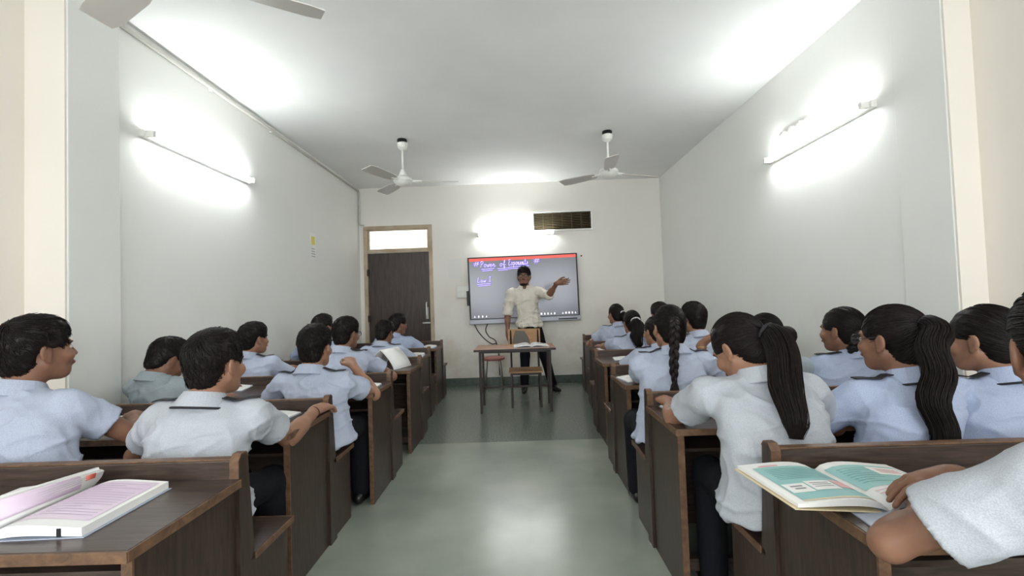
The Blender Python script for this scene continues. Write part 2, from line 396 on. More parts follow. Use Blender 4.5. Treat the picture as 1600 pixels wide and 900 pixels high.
# tube lights
def tube_light(label, p0, p1, out):
    p0, p1, out = np.array(p0, float), np.array(p1, float), np.array(out, float)
    c = (p0+p1)/2; t = thing('tube_light', label, 'lamp', tuple(c), 'fluorescent tube lights on the walls')
    d = p1-p0; d /= np.linalg.norm(d); Ln = np.linalg.norm(p1-p0)/2
    def bx_(name, a0, a1, o0, o1, z0, z1, m):
        A, B = d*a0+out*o0, d*a1+out*o1
        return box(name, A[0], B[0], A[1], B[1], z0, z1, m, t, .002)
    bx_('batten', -Ln-.03, Ln+.03, 0, .035, -.022, .022, M['white_gloss'])
    for s in (-1, 1): bx_('end_cap', s*Ln-.014, s*Ln+.014, .035, .085, -.02, .02, M['white_plastic'])
    tube('glass_tube', [d*(-Ln+.014)+out*.06, d*0+out*.06, d*(Ln-.014)+out*.06], .016, M['tube'], t, 12)
    return t
tube_light('lit tube light on the left wall beside the door side seats', (XL, 2.93, 2.385), (XL, 4.08, 2.385), (1, 0, 0))
tube_light('lit tube light on the right wall beneath the row of white sockets', (XR, 2.84, 2.36), (XR, 3.95, 2.36), (-1, 0, 0))
tube_light('lit tube light on the back wall above the big screen', (-.56, YB, 2.27), (.6, YB, 2.27), (0, -1, 0))
# loose bracket at the near end of the left tube light
# sockets on the right wall
so = thing('wall_socket_row', 'row of three white sockets on the right wall above the tube light', 'socket', (XR, 3.62, 2.5))
box('backing_plate', -.012, 0, -.17, .17, -.035, .035, M['white_plastic'], so, .003)
for i, y in enumerate((-.11, 0, .11)):
    h = lathe('socket', [(.0, 0), (.032, 0), (.034, .02), (.028, .045), (.012, .05), (0, .05)], M['white_gloss'], so, 16)
    h.rotation_euler = (0, -math.pi/2, 0); h.location = (-.01, y, 0)

# ceiling fans
M['fan_blade'] = mat('fan_enamel', lin(206, 202, 196), .4)
def fan(label, x, y, hub, angs, r=.6):
    t = thing('ceiling_fan', label, 'fan', (x, y, ZC), 'white ceiling fans')
    lathe('mount_hook', [(.0, 0), (.05, 0), (.055, -.018), (.02, -.022), (0, -.022)], M['black'], t)
    lathe('canopy', [(0, -.03), (.035, -.03), (.058, -.045), (.05, -.095), (.02, -.12), (0, -.12)], M['white_gloss'], t)
    tube('down_rod', [(0, 0, -.02), (0, 0, hub+.09)], .012, M['white_gloss'], t)
    lathe('lower_canopy', [(0, hub+.13), (.022, hub+.125), (.05, hub+.06), (.035, hub+.05), (0, hub+.05)], M['white_gloss'], t)
    lathe('motor', [(0, hub+.06), (.05, hub+.055), (.095, hub+.03), (.105, hub), (.085, hub-.03), (.04, hub-.055), (0, hub-.06)], M['white_gloss'], t)
    for a in angs:
        a = math.radians(a); c, s = math.cos(a), math.sin(a)
        rot = lambda p: (p[0]*c-p[1]*s, p[0]*s+p[1]*c, p[2])
        V = []; 
        for rr, w in ((.16, .045), (.25, .062), (.4, .068), (.53, .072), (r, .06)):
            tw = .22
            for sg in (-1, 1):
                for dz in (-.0025, .0025): V.append(rot((rr, sg*w, hub-.005+sg*w*tw+dz)))
        F = []
        for i in range(4):
            q = i*4; n = q+4
            F += [(q, q+2, n+2, n), (q+1, n+1, n+3, q+3), (q, n, n+1, q+1), (q+2, q+3, n+3, n+2)]
        F += [(0, 1, 3, 2), (16, 18, 19, 17)]
        bl = mesh_obj('blade', V, F, M['fan_blade'], t)
        A = rot((.08, 0, hub)); B = rot((.2, 0, hub-.003))
        v, f = sweep([A, B], [.016, .012], 6); mesh_obj('blade_bracket', v, f, M['white_gloss'], bl)
    return t
fan('white ceiling fan on the left, above the door side', -1.2, 5.02, -.46, (8, 128, 248))
fan('white ceiling fan on the right, above the girls side', 1.04, 5.0, -.455, (22, 142, 262))
fan('white ceiling fan nearest the viewer, only its blade tips in view', -1.37, 1.8, -.45, (32, 152, 272))

# notice on the left wall, pictograms
p = at(491, 381, 6.0)
nt_ = thing('paper_notice', 'small yellow and white paper notice taped to the left wall', 'notice', (XL, 5.42, 1.96))
box('sheet', 0, .003, -.075, .075, -.16, .16, M['paper'], nt_)
box('yellow_panel', .003, .0036, -.05, .05, .02, .12, M['yellow'], nt_)
for k in range(4): box('printed_line', .003, .0036, -.05, .05, -.03-k*.03, -.022-k*.03, M['ink'], nt_)
# switch board and faint paper beside the screen
sb = thing('switch_board', 'white switch board on the back wall left of the screen', 'switch', (-.815, YB, 1.41))
box('plate', -.095, .095, -.03, 0, -.09, .09, M['white_plastic'], sb, .006)
for i in range(3):
    for j in range(2): box('switch', -.07+i*.05, -.035+i*.05, -.036, -.03, -.065+j*.07, -.015+j*.07, M['white_gloss'], sb, .002)
pp = tag(box('paper_sheet', -.095, .095, -.002, 0, -.15, .15, mat('faded_paper', lin(228, 226, 222), .7)), 'faded paper sheet stuck to the back wall above the switch board', 'paper')
pp.location = (-.93, YB-.001, 1.77)
tag(lathe('wall_hook', [(0, 0), (.012, 0), (.012, .012), (.006, .02), (0, .02)], M['black'], None, 10), 'tiny black hook on the wall right of the screen', 'hook')
bpy.data.objects['wall_hook'].rotation_euler = (math.pi/2, 0, 0); bpy.data.objects['wall_hook'].location = (1.0, YB, 1.9)

# ------------------------------------------------------------------ interactive screen
def screen_mat():
    m, nt, b = newmat('screen_picture'); N, L = nt.nodes.new, nt.links.new
    tc = N('ShaderNodeTexCoord')
    n = N('ShaderNodeTexNoise'); n.inputs['Scale'].default_value = 300; L(tc.outputs['Object'], n.inputs['Vector'])
    rp = N('ShaderNodeValToRGB'); rp.color_ramp.elements[0].color = lin(112, 114, 124); rp.color_ramp.elements[1].color = lin(132, 134, 142)
    L(n.outputs['Fac'], rp.inputs[0]); L(rp.outputs[0], b.inputs['Emission Color'])
    b.inputs['Emission Strength'].default_value = SCREEN_STRENGTH
    b.inputs['Base Color'].default_value = lin(20, 22, 26); b.inputs['Roughness'].default_value = .18
    return m
def emit_mat(name, c, s=1.0): return mat(name, (0.01, .01, .01, 1), .3, emit=(c, s))
tv = thing('interactive_screen', 'large wall mounted interactive screen with purple handwriting', 'screen', (.11, YB-.003, .93))
tv.rotation_euler = (0, -.012, 0)
TW, TH = .825, 1.0
box('housing', -TW, TW, -.085, -.02, 0, TH, M['black'], tv, .008)
box('wall_bracket', -.3, .3, -.02, 0, .3, .7, M['black'], tv)
box('display', -TW+.022, TW-.022, -.088, -.085, .075, TH-.018, screen_mat(), tv)
bez = box('lower_bezel', -TW-.004, TW+.004, -.1, -.03, -.005, .065, mat('silver_bezel', lin(150, 152, 160), .35, metal=.4), tv, .006)
box('port_flap', .5, .78, -.103, -.1, .012, .03, M['black'], bez)
box('top_banner', -TW+.022, TW-.022, -.0895, -.088, TH-.062, TH-.018, emit_mat('red_banner', lin(214, 74, 58), .6), tv)
pen = box('pen_tray', -TW-.035, -TW, -.08, -.03, .28, .5, M['black'], tv, .006)
# handwriting: letter strokes in a unit box
G = {
 '#': [[(.25, 0), (.4, .9)], [(.6, 0), (.75, .9)], [(.05, .3), (.95, .36)], [(.05, .6), (.95, .66)]],
 'P': [[(.15, 0), (.25, 1)], [(.0, .85), (.3, 1.0), (.7, .95), (.75, .7), (.5, .5), (.2, .45)]],
 'o': [[(.5, .5), (.2, .45), (.1, .2), (.3, 0), (.6, .05), (.7, .3), (.5, .5), (.75, .4), (.95, .4)]],
 'w': [[(.0, .4), (.15, .05), (.3, .05), (.45, .4), (.55, .05), (.7, .05), (.85, .45), (1, .4)]],
 'e': [[(.05, .15), (.5, .3), (.5, .48), (.25, .45), (.15, .2), (.35, 0), (.7, .1), (.9, .3)]],
 'r': [[(.05, .1), (.2, .5), (.3, .4), (.5, .45), (.5, .1), (.7, .0), (.95, .2)]],
 'f': [[(.1, .2), (.5, .7), (.5, 1.0), (.3, .95), (.3, .2), (.3, -.4), (.5, -.35), (.5, 0), (.3, .15), (.8, .3)]],
 'E': [[(.7, .9), (.3, 1), (.15, .8), (.4, .55), (.1, .35), (.15, .05), (.5, 0), (.8, .15)]],
 'x': [[(.1, .48), (.35, .4), (.55, .05), (.8, .05)], [(.8, .5), (.1, 0)]],
 'p': [[(.2, .5), (.15, -.4)], [(.15, .35), (.45, .5), (.6, .3), (.45, .05), (.2, .1)], [(.6, .15), (.9, .2)]],
 'n': [[(.05, .45), (.15, .0), (.3, .45), (.5, .45), (.55, .05), (.75, .0), (.95, .2)]],
 't': [[(.4, .95), (.3, .1), (.5, 0), (.8, .15)], [(.1, .6), (.75, .65)]],
 's': [[(.05, .1), (.45, .5), (.55, .2), (.3, 0), (.1, .08)]],
 'L': [[(.3, 1), (.15, .1), (.35, 0), (.8, .1)]],
 'a': [[(.6, .45), (.25, .45), (.1, .15), (.3, 0), (.55, .2), (.6, .45), (.6, .05), (.9, .1)]],
 'I': [[(.2, .9), (.8, .95)], [(.5, .93), (.45, .05)], [(.15, .0), (.8, .05)]],
}
def smooth_line(p, n=5):
    P = np.array(p, float)
    if len(P) < 3: return P
    out = []
    Q = np.vstack([2*P[0]-P[1], P, 2*P[-1]-P[-2]])
    for i in range(1, len(Q)-2):
        for k in range(n):
            t = k/n; a, b, c, d = Q[i-1:i+3]
            out.append(.5*((2*b)+(-a+c)*t+(2*a-5*b+4*c-d)*t*t+(-a+3*b-3*c+d)*t**3))
    out.append(P[-1]); return np.array(out)
def ribbons(name, lines, w, y, m, parent):
    V, F = [], []
    for ln in lines:
        P = np.array(ln); T = np.gradient(P, axis=0); T /= np.linalg.norm(T, axis=1, keepdims=True)+1e-9
        Nn = np.stack([-T[:, 1], T[:, 0]], 1)
        P = P.copy(); P[0] -= T[0]*w*.5; P[-1] += T[-1]*w*.5
        b = len(V)
        for i in range(len(P)):
            for s in (-1, 1): q = P[i]+s*w/2*Nn[i]; V.append((q[0], y, q[1]))
        F += [(b+2*i, b+2*i+1, b+2*i+3, b+2*i+2) for i in range(len(P)-1)]
    return mesh_obj(name, V, F, m, parent)
def word(txt, x, z, h, adv, slant=.12):
    L_ = []
    for ch in txt:
        if ch in G:
            k = 1.25 if ch in 'PEL#' else 1
            for st in G[ch]: L_.append(smooth_line([(x+(px+slant*pz)*adv*k, z+pz*h) for px, pz in st]))
            x += adv*k
        else: x += adv
    return L_, x
M['ink_purple'] = emit_mat('purple_stroke', lin(92, 64, 220), .55)
M['ink_white'] = emit_mat('white_stroke', lin(226, 212, 255), .6)
def sx_(px): return (px-730)/175*2*TW-TW              # screen layout measured across the panel
wr_ = []
for txt, px, z, h, adv, u in (('#', 739, .865, .075, .07, 0), ('Power', 750, .85, .085, .044, 1), ('of', 781, .85, .085, .05, 2), ('Exponents', 795, .86, .09, .033, 3), ('#', 835, .875, .075, .07, 0), ('Law', 744, .62, .075, .042, 4), ('I', 762, .63, .075, .045, 0)):
    Ls, xe = word(txt, sx_(px), z, h, adv)
    x0 = sx_(px)
    if u == 1: Ls += [np.array([(x0+.02, z-.035), (xe-.02, z-.025)]), np.array([(x0+.03, z-.06), (xe-.05, z-.052)])]
    if u == 2: Ls += [np.array([(x0-.03, z-.035), (xe+.03, z-.03)]), np.array([(x0-.02, z-.06), (xe+.02, z-.055)])]
    if u == 3: Ls += [np.array([(x0, z-.03), (xe, z-.02)]), np.array([(x0, z-.055), (xe-.01, z-.045)])]
    if u == 4: Ls += [np.array([(x0, z-.03), (xe+.07, z-.02)]), np.array([(x0+.02, z-.055), (xe+.06, z-.045)])]
    ribbons('handwriting_glow', Ls, .019, -.0893, M['ink_purple'], tv)
    ribbons('handwriting', Ls, .007, -.0897, M['ink_white'], tv)
M['icon'] = emit_mat('white_icon', lin(235, 235, 240), .6)
rnd = random.Random(3)
for grp in ((737, 4, 6.2), (786, 2, 7), (843, 5, 5.2), (877, 5, 5)):
    for k in range(grp[1]):
        x = sx_(grp[0]+k*grp[2]+1); z = .108; s = .013
        shp = rnd.choice([[(-s, -s), (s, -s), (0, s*1.3)], [(-s, -s), (s, -s), (s, s*1.2), (-s, s*1.2)], [(-s*.6, -s*1.2), (s*.6, -s*1.2), (s, 0), (s*.4, s*1.3), (-s*.7, s)]])
        mesh_obj('icon', [(x+a, -.0893, z+b) for a, b in shp], [tuple(range(len(shp)))], M['icon'], tv)
# power leads under the screen
for nm, pts in (('left', [(-.66, YB-.05, .93), (-.6, YB-.012, .8), (-.5, YB-.012, .68), (-.4, YB-.012, .61), (-.33, YB-.012, .6), (-.3, YB-.012, .4), (-.3, YB-.012, .13)]),
                ('right', [(-.45, YB-.05, .93), (-.49, YB-.012, .82), (-.44, YB-.012, .72), (-.35, YB-.012, .66), (-.31, YB-.012, .5), (-.27, YB-.012, .13)])):
    P = [tuple(q) for q in smooth_line(pts, 6)]
    o = tube('power_cable', P, .007, M['black'], None, 6)
    tag(o, 'thin black cable hanging from the %s of the screen' % ('left corner' if nm == 'left' else 'left third'), 'cable', 'leads under the screen')

# ------------------------------------------------------------------ desk and bench units
DL, DD, DH = 1.33, .43, .69
def make_unit(name):
    """x: 0 at the aisle end, negative towards the wall; y: 0 at the rear desk edge, bench at the front"""
    t = thing(name, '', 'desk')
    x = lambda a: -a
    dt = box('desk_top', 0, -DL, .004, DD, DH-.026, DH, M['lam_h'], t, .002)
    boxes('edging', [(-DL, .004, -.004, .004, DH-.027, DH-.001), (.0, .005, 0, DD, DH-.027, DH-.001)], M['edge'], dt, .0015)
    lg = box('ledge', -.03, -DL+.03, DD, DD+.026, DH-.03, DH+.058, M['lam_h'], t, .004)
    box('ledge_edging', -.03, -DL+.03, DD-.001, DD+.03, DH+.058, DH+.064, M['edge'], lg, .002)
    for xs in (-.012, -DL+.012+.025):
        sp = box('side_panel', xs, xs-.025, .035, DD, 0, DH-.027, M['lam_v'], t, .0015)
        box('edging', xs+.0005, xs-.0255, .029, .036, 0, DH-.027, M['edge'], sp)
    for xs in (.0, -DL+.03):
        prof = [(DD-.005, 0), (DD+.075, 0), (DD+.075, .44), (DD+.05, DH), (DD+.046, DH+.06), (DD+.034, DH+.072), (DD+.01, DH+.072), (DD-.004, DH+.055), (DD-.005, DH)]
        ep = prism_x('end_post', prof, xs, xs-.028, M['lam_v'], t)
        pr2 = [(DD-.009, DH+.002), (DD-.005, DH+.002), (DD-.004, DH+.055), (DD+.01, DH+.072), (DD+.034, DH+.072), (DD+.046, DH+.06), (DD+.05, DH+.06), (DD+.037, DH+.077), (DD+.008, DH+.077), (DD-.009, DH+.057)]
        prism_x('edging', pr2, xs+.0005, xs-.0285, M['edge'], ep)
    box('backrest', -.028, -DL+.028, DD+.028, DD+.046, .45, DH+.05, M['lam_h'], t, .002)
    box('modesty_panel', -.03, -DL+.03, DD-.02, DD-.002, .12, DH-.03, M['lam_h'], t)
    box('shelf', -.037, -DL+.037, .16, DD-.02, .545, .56, M['lam_h'], t)
    box('foot_rail', -.037, -DL+.037, .1, .13, .07, .12, M['lam_h'], t, .002)
    bs = box('bench_seat', 0, -DL, DD+.055, DD+.335, .4, .422, M['lam_h'], t, .002)
    boxes('edging', [(0, .005, DD+.078, DD+.335, .399, .423), (-DL, .005, DD+.335, DD+.34, .399, .423)], M['edge'], bs, .0015)
    for xs in (-.014, -DL+.014+.024):
        box('bench_side', xs, xs-.024, DD+.076, DD+.32, 0, .4, M['lam_v'], t, .0015)
    box('bench_rail', -.038, -DL+.038, DD+.19, DD+.21, .3, .4, M['lam_h'], t)
    return t
LU = [('A', -.90, 1.055), ('B', -1.0, 2.0), ('C', -.915, 2.88), ('D', -.905, 3.85), ('E', -.985, 4.72), ('F', -1.0, 5.68)]
RU = [('A', .75, 1.0), ('B', .625, 1.89), ('C', .65, 2.88), ('D', .70, 3.89), ('E', .80, 4.83), ('F', .87, 5.84)]
LLAB = ['dark wooden desk with bench, nearest on the left, thick open book on it', 'dark wooden desk with bench behind the two boys nearest on the left, brown aisle side',
        'third dark desk with bench from the front edge of the picture on the left', 'dark wooden desk with bench on the left carrying the tented white book',
        'fifth dark desk with bench from the viewer on the left, second from the door', 'dark wooden desk with bench on the left closest to the door']
LLAB[1] = 'dark wooden desk with bench on the left under the hands of the two nearest boys'
RLAB = ['dark wooden desk with bench, nearest on the right, teal textbook on it', 'dark wooden desk with bench on the right where the bent ponytail girl writes',
        'dark wooden desk with bench before the girl with the long braid', 'fourth dark desk with bench from the viewer on the right',
        'fifth dark desk with bench from the viewer on the right', 'dark wooden desk with bench on the right closest to the back wall']
proto = make_unit('desk_with_bench')
# mirrored prototype for the right rows: same parts, meshes mirrored in x
first = True; protoR = None
for i, (n, x, y) in enumerate(LU):
    o = proto if i == 0 else copy_tree(proto)
    o.location = (x, y, 0); o['label'] = LLAB[i]; o['group'] = 'desk and bench units'
def mirror_tree(o, parent=None):
    c = o.copy(); COL.objects.link(c); c.parent = parent
    if o.data:
        me = o.data.copy(); me.transform(Matrix.Scale(-1, 4, (1, 0, 0))); me.flip_normals(); c.data = me
    for ch in [q for q in bpy.data.objects if q.parent == o]: mirror_tree(ch, c)
    return c
for i, (n, x, y) in enumerate(RU):
    if i == 0: protoR = mirror_tree(proto); o = protoR
    else: o = copy_tree(protoR)
    o.location = (x, y, 0); o['label'] = RLAB[i]; o['group'] = 'desk and bench units'

# ------------------------------------------------------------------ teacher's furniture
tb = thing('teacher_table', 'brown topped table with thin dark steel legs facing the class', 'table', (-.045, 5.4, 0))
box('table_top', -.45, .45, -.28, .3, .695, .715, M['table_wood'], tb, .003)
box('edging', -.452, .452, -.284, -.279, .69, .714, M['dark_metal'], tb)
boxes('apron', [(-.4, .4, -.2, -.18, .665, .695), (-.4, .4, .22, .24, .665, .695), (-.4, -.38, -.18, .22, .665, .695), (.38, .4, -.18, .22, .665, .695)], M['dark_metal'], tb)
for sx in (-1, 1):
    for y in (-.19, .23):
        box('leg', sx*.39-.014, sx*.39+.014, y-.014, y+.014, 0, .68, M['dark_metal'], tb, .003)
    box('side_rail', sx*.39-.01, sx*.39+.01, -.18, .22, .2, .222, M['dark_metal'], tb)
box('foot_bar', -.38, .38, .22, .24, .2, .224, M['dark_metal'], tb)
ch = thing('teacher_chair', 'plywood and steel chair pushed under the table', 'chair', (.075, 5.62, 0))
box('seat', -.2, .2, -.2, .2, .4, .418, M['ply'], ch, .006)
br = box('backrest', -.205, .2, .225, .243, .70, .89, M['ply'], ch, .006)
mesh_obj('backrest_patch', [(-.15, .2235, .71), (.07, .2235, .71), (.05, .2235, .79), (.0, .2235, .865), (-.11, .2235, .87), (-.135, .2235, .8)], [(0, 1, 2, 3, 4, 5)], M['grey_patch'], br)  # flat grey trapezoid laid on the front of the backrest
for sx in (-.17, .17):
    box('front_leg', sx-.012, sx+.012, -.19, -.166, 0, .4, M['dark_metal'], ch, .003)
    tube('rear_leg', [(sx, .2, 0), (sx, .2, .2), (sx, .2, .42), (sx, .235, .88)], .012, M['dark_metal'], ch)
    box('side_rail', sx-.01, sx+.01, -.18, .2, .38, .4, M['dark_metal'], ch)
box('cross_rail', -.17, .17, -.185, -.17, .375, .4, M['dark_metal'], ch)
st = thing('stool', 'low stool with faded red seat against the back wall', 'stool', (-.37, 6.72, 0))
lathe('seat', [(0, .41), (.15, .41), (.165, .42), (.165, .44), (.15, .452), (0, .455)], M['stool_red'], st)
for a in (45, 135, 225, 315):
    c, s = math.cos(math.radians(a)), math.sin(math.radians(a))
    tube('leg', [(.11*c, .11*s, .41), (.135*c, .135*s, .38), (.185*c, .185*s, .0)], .011, M['chrome'], st)

# ------------------------------------------------------------------ books
def open_book(label, loc, rz, w=.2, h=.28, t=.012, bulge=.02, style='plain', group=None, name='open_book', lift=(0, 0), curl=0.0):
    """open book lying flat: two page blocks meeting at the spine, each a little arched; w = page width, h = page height"""
    b = thing(name, label, 'book', loc, group, rz)
    nu, nv = 10, 2
    def zt(s, u): return t + bulge*(math.sin(math.pi*min(1, u**.6)*.96))*(1-.35*u) - .5*t*(1-u)**6 + lift[0 if s < 0 else 1]*u
    def pt(s, u, v, dz=0.0): return (s*u*w*(1-.02*bulge/.02), (v-.5)*h, zt(s, u)+dz)
    for s in (-1, 1):
        V, F = [], []
        for i in range(nu+1):
            for v in (0, 1):
                p = pt(s, i/nu, v); V.append(p)
                V.append((p[0], p[1], max(.002, .002+lift[0 if s < 0 else 1]*i/nu + (zt(s, i/nu)-t-lift[0 if s < 0 else 1]*i/nu)*.55)))
        for i in range(nu):
            a, n = i*4, (i+1)*4
            F += [(a, n, n+2, a+2), (a+1, a+3, n+3, n+1), (a, a+1, n+1, n), (a+2, n+2, n+3, a+3)]
        F += [(nu*4, nu*4+1, nu*4+3, nu*4+2), (0, 2, 3, 1)]
        o = mesh_obj('page_block', V, F, M['paper'], b)
        bm = bmesh.new(); bm.from_mesh(o.data); bmesh.ops.recalc_face_normals(bm, faces=bm.faces); bm.to_mesh(o.data); bm.free()
        cv = [(0, -h/2-.003, 0), (s*(w+.004), -h/2-.003, lift[0 if s < 0 else 1]), (s*(w+.004), h/2+.003, lift[0 if s < 0 else 1]), (0, h/2+.003, 0)]
        cv += [(x, y, z+.002) for x, y, z in cv]
        mesh_obj('cover', cv, [(3, 2, 1, 0), (4, 5, 6, 7), (0, 1, 5, 4), (1, 2, 6, 5), (2, 3, 7, 6), (3, 0, 4, 7)], M['bluegrey'] if style != 'teal' else M['cream_ink'], b)
    def panel(nm, s, u0, u1, v0, v1, m, dz=.0012, n=8):
        V, F = [], []
        for i in range(n+1):
            u = u0+(u1-u0)*i/n
            V += [pt(s, u, v0, dz), pt(s, u, v1, dz)]
        F = [(2*i, 2*i+2, 2*i+3, 2*i+1) if s > 0 else (2*i, 2*i+1, 2*i+3, 2*i+2) for i in range(n)]
        return mesh_obj(nm, V, F, m, b)
    def lines(nm, s, u0, u1, v0, v1, k, m, dz=.0018, fill=.3, n=5):
        V, F = [], []; rr = random.Random(k)
        for j in range(k):
            vv = v0+(v1-v0)*(j+.5)/k; hh = (v1-v0)/k*fill/2
            ue = u1 if rr.random() < .75 else u0+(u1-u0)*rr.uniform(.5, .9)
            for i in range(n):
                ua, ub = u0+(ue-u0)*i/n, u0+(ue-u0)*(i+1)/n; q = len(V)
                V += [pt(s, ua, vv-hh, dz), pt(s, ub, vv-hh, dz), pt(s, ub, vv+hh, dz), pt(s, ua, vv+hh, dz)]
                F.append((q, q+1, q+2, q+3))
        return mesh_obj(nm, V, F, m, b)
    if style == 'plain':
        for s in (-1, 1): lines('text_lines', s, .1, .9, .08, .92, 14, M['ink'], fill=.16)
    elif style == 'teal':
        panel('teal_panel', -1, .1, .9, .06, .86, M['teal']); panel('teal_panel', 1, .05, .95, .32, .88, M['teal'])
        lines('text_lines', -1, .18, .8, .5, .8, 7, M['teal_ink'], fill=.16); lines('text_lines', 1, .12, .5, .4, .8, 8, M['teal_ink'], fill=.14)
        panel('picture', -1, .62, .88, .2, .4, M['paper'], .002); panel('picture', -1, .3, .6, .22, .43, M['paper'], .002)
        lines('picture_marks', -1, .68, .82, .25, .36, 2, M['ink'], .0028, .5, 2); lines('picture_marks', -1, .34, .56, .27, .4, 3, M['ink'], .0028, .3, 2)
        panel('pink_box', -1, .12, .28, .26, .45, M['pink'], .002)
        panel('picture', 1, .52, .92, .6, .82, M['paper'], .002); lines('picture_marks', 1, .58, .86, .64, .78, 3, M['pink'], .0028, .5, 3)
        panel('cream_band', -1, .1, .9, .035, .06, M['cream_ink'], .0015); panel('pink_title', -1, .55, .8, .88, .91, M['pink'], .0015)
        lines('text_lines', 1, .1, .9, .06, .28, 4, M['pink'], fill=.2)
    elif style == 'lilac':
        panel('lilac_panel', 1, .08, .94, .12, .94, M['lilac']); panel('lilac_panel', -1, .1, .9, .12, .9, M['lilac'])
        lines('text_lines', 1, .14, .88, .18, .9, 14, M['lilac_ink'], fill=.14); lines('text_lines', -1, .16, .84, .18, .6, 8, M['lilac_ink'], fill=.14)
        lines('red_drawing', -1, .3, .6, .78, .88, 2, M['red_ink'], fill=.5, n=3)
    return b

# ------------------------------------------------------------------ implicit-surface modeller for the figures
def smin(a, b, k): 
    if k <= 0: return np.minimum(a, b)
    h = np.clip(.5+.5*(b-a)/k, 0, 1); return b*(1-h)+a*h-k*h*(1-h)
def smax(a, b, k): return -smin(-a, -b, k)
class Field:
    def __init__(s, lo, hi, h):
        s.h = h; s.lo = np.array(lo, np.float32); s.n = (np.ceil((np.array(hi)-np.array(lo))/h).astype(int)+1)
        s.d = np.full(s.n, .5, np.float32)
        s.ax = [s.lo[i]+h*np.arange(s.n[i], dtype=np.float32) for i in range(3)]
    def win(s, lo, hi, pad):
        a = np.clip(((np.array(lo)-pad-s.lo)/s.h).astype(int), 0, s.n-1); b = np.clip(((np.array(hi)+pad-s.lo)/s.h).astype(int)+2, 1, s.n)
        sl = tuple(slice(a[i], max(a[i]+1, b[i])) for i in range(3))
        X, Y, Z = np.meshgrid(*[s.ax[i][sl[i]] for i in range(3)], indexing='ij', sparse=False)
        return sl, X, Y, Z
    def apply(s, fn, lo, hi, k=.0, op='add'):
        sl, X, Y, Z = s.win(lo, hi, k+3*s.h)
        q = fn(X, Y, Z)
        if op == 'add': s.d[sl] = smin(s.d[sl], q, k)
        else: s.d[sl] = smax(s.d[sl], -q, k)
    def cap(s, a, b, ra, rb, k=.015, op='add'):
        a, b = np.array(a, np.float32), np.array(b, np.float32); ab = b-a; L2 = float(ab@ab)+1e-12; R = max(ra, rb)
        def fn(X, Y, Z):
            t = np.clip(((X-a[0])*ab[0]+(Y-a[1])*ab[1]+(Z-a[2])*ab[2])/L2, 0, 1)
            return np.sqrt((X-a[0]-t*ab[0])**2+(Y-a[1]-t*ab[1])**2+(Z-a[2]-t*ab[2])**2)-(ra+t*(rb-ra))
        s.apply(fn, np.minimum(a, b)-R, np.maximum(a, b)+R, k, op)
    def ell(s, c, r, R=None, k=.015, op='add'):
        c = np.array(c, np.float32); r = np.array(r, np.float32); Rm = np.eye(3) if R is None else np.array(R)
        ext = np.sqrt(((Rm*r)**2).sum(1))
        s.apply(lambda X, Y, Z: ell_sdf(X-c[0], Y-c[1], Z-c[2], r, Rm), c-ext, c+ext, k, op)
def ell_sdf(x, y, z, r, Rm):
    a = (x*Rm[0, 0]+y*Rm[1, 0]+z*Rm[2, 0]); b = (x*Rm[0, 1]+y*Rm[1, 1]+z*Rm[2, 1]); c = (x*Rm[0, 2]+y*Rm[1, 2]+z*Rm[2, 2])
    k0 = np.sqrt((a/r[0])**2+(b/r[1])**2+(c/r[2])**2); k1 = np.sqrt((a/r[0]**2)**2+(b/r[1]**2)**2+(c/r[2]**2)**2)+1e-9
    return k0*(k0-1)/k1
def surface(F):
    d, h = F.d, F.h
    s = d < 0
    nx, ny, nz = d.shape
    cnt = np.zeros((nx-1, ny-1, nz-1), np.int8)
    for i in (0, 1):
        for j in (0, 1):
            for k in (0, 1): cnt += s[i:nx-1+i, j:ny-1+j, k:nz-1+k]
    I = np.argwhere((cnt > 0) & (cnt < 8)); n = len(I)
    idx = np.full((nx-1, ny-1, nz-1), -1, np.int32); idx[I[:, 0], I[:, 1], I[:, 2]] = np.arange(n)
    acc = np.zeros((n, 3)); num = np.zeros(n)
    C = [np.array((i, j, k)) for i in (0, 1) for j in (0, 1) for k in (0, 1)]
    for a in range(8):
        for b in range(a+1, 8):
            if abs(C[a]-C[b]).sum() != 1: continue
            A = I+C[a]; B = I+C[b]
            da = d[A[:, 0], A[:, 1], A[:, 2]]; db = d[B[:, 0], B[:, 1], B[:, 2]]
            m = (da < 0) != (db < 0); t = np.where(m, da/(da-db+1e-12), 0)[:, None]
            acc += np.where(m[:, None], C[a]+t*(C[b]-C[a]), 0); num += m
    V = (I+acc/num[:, None])*h+F.lo
    Q = []
    for ax in range(3):
        sl0 = [slice(None)]*3; sl1 = [slice(None)]*3; sl0[ax] = slice(0, -1); sl1[ax] = slice(1, None)
        a, b = s[tuple(sl0)], s[tuple(sl1)]
        E_ = np.argwhere(a != b); u, v = [(1, 2), (2, 0), (0, 1)][ax]
        E_ = E_[(E_[:, u] > 0) & (E_[:, v] > 0) & (E_[:, u] < d.shape[u]-1) & (E_[:, v] < d.shape[v]-1)]
        def g(du, dv):
            J = E_.copy(); J[:, u] += du; J[:, v] += dv; return idx[J[:, 0], J[:, 1], J[:, 2]]
        q = np.stack([g(-1, -1), g(0, -1), g(0, 0), g(-1, 0)], 1)
        fl = ~a[E_[:, 0], E_[:, 1], E_[:, 2]]
        q[fl] = q[fl][:, ::-1]; Q.append(q)
    Q = np.vstack(Q); Q = Q[(Q >= 0).all(1)]
    return V, Q
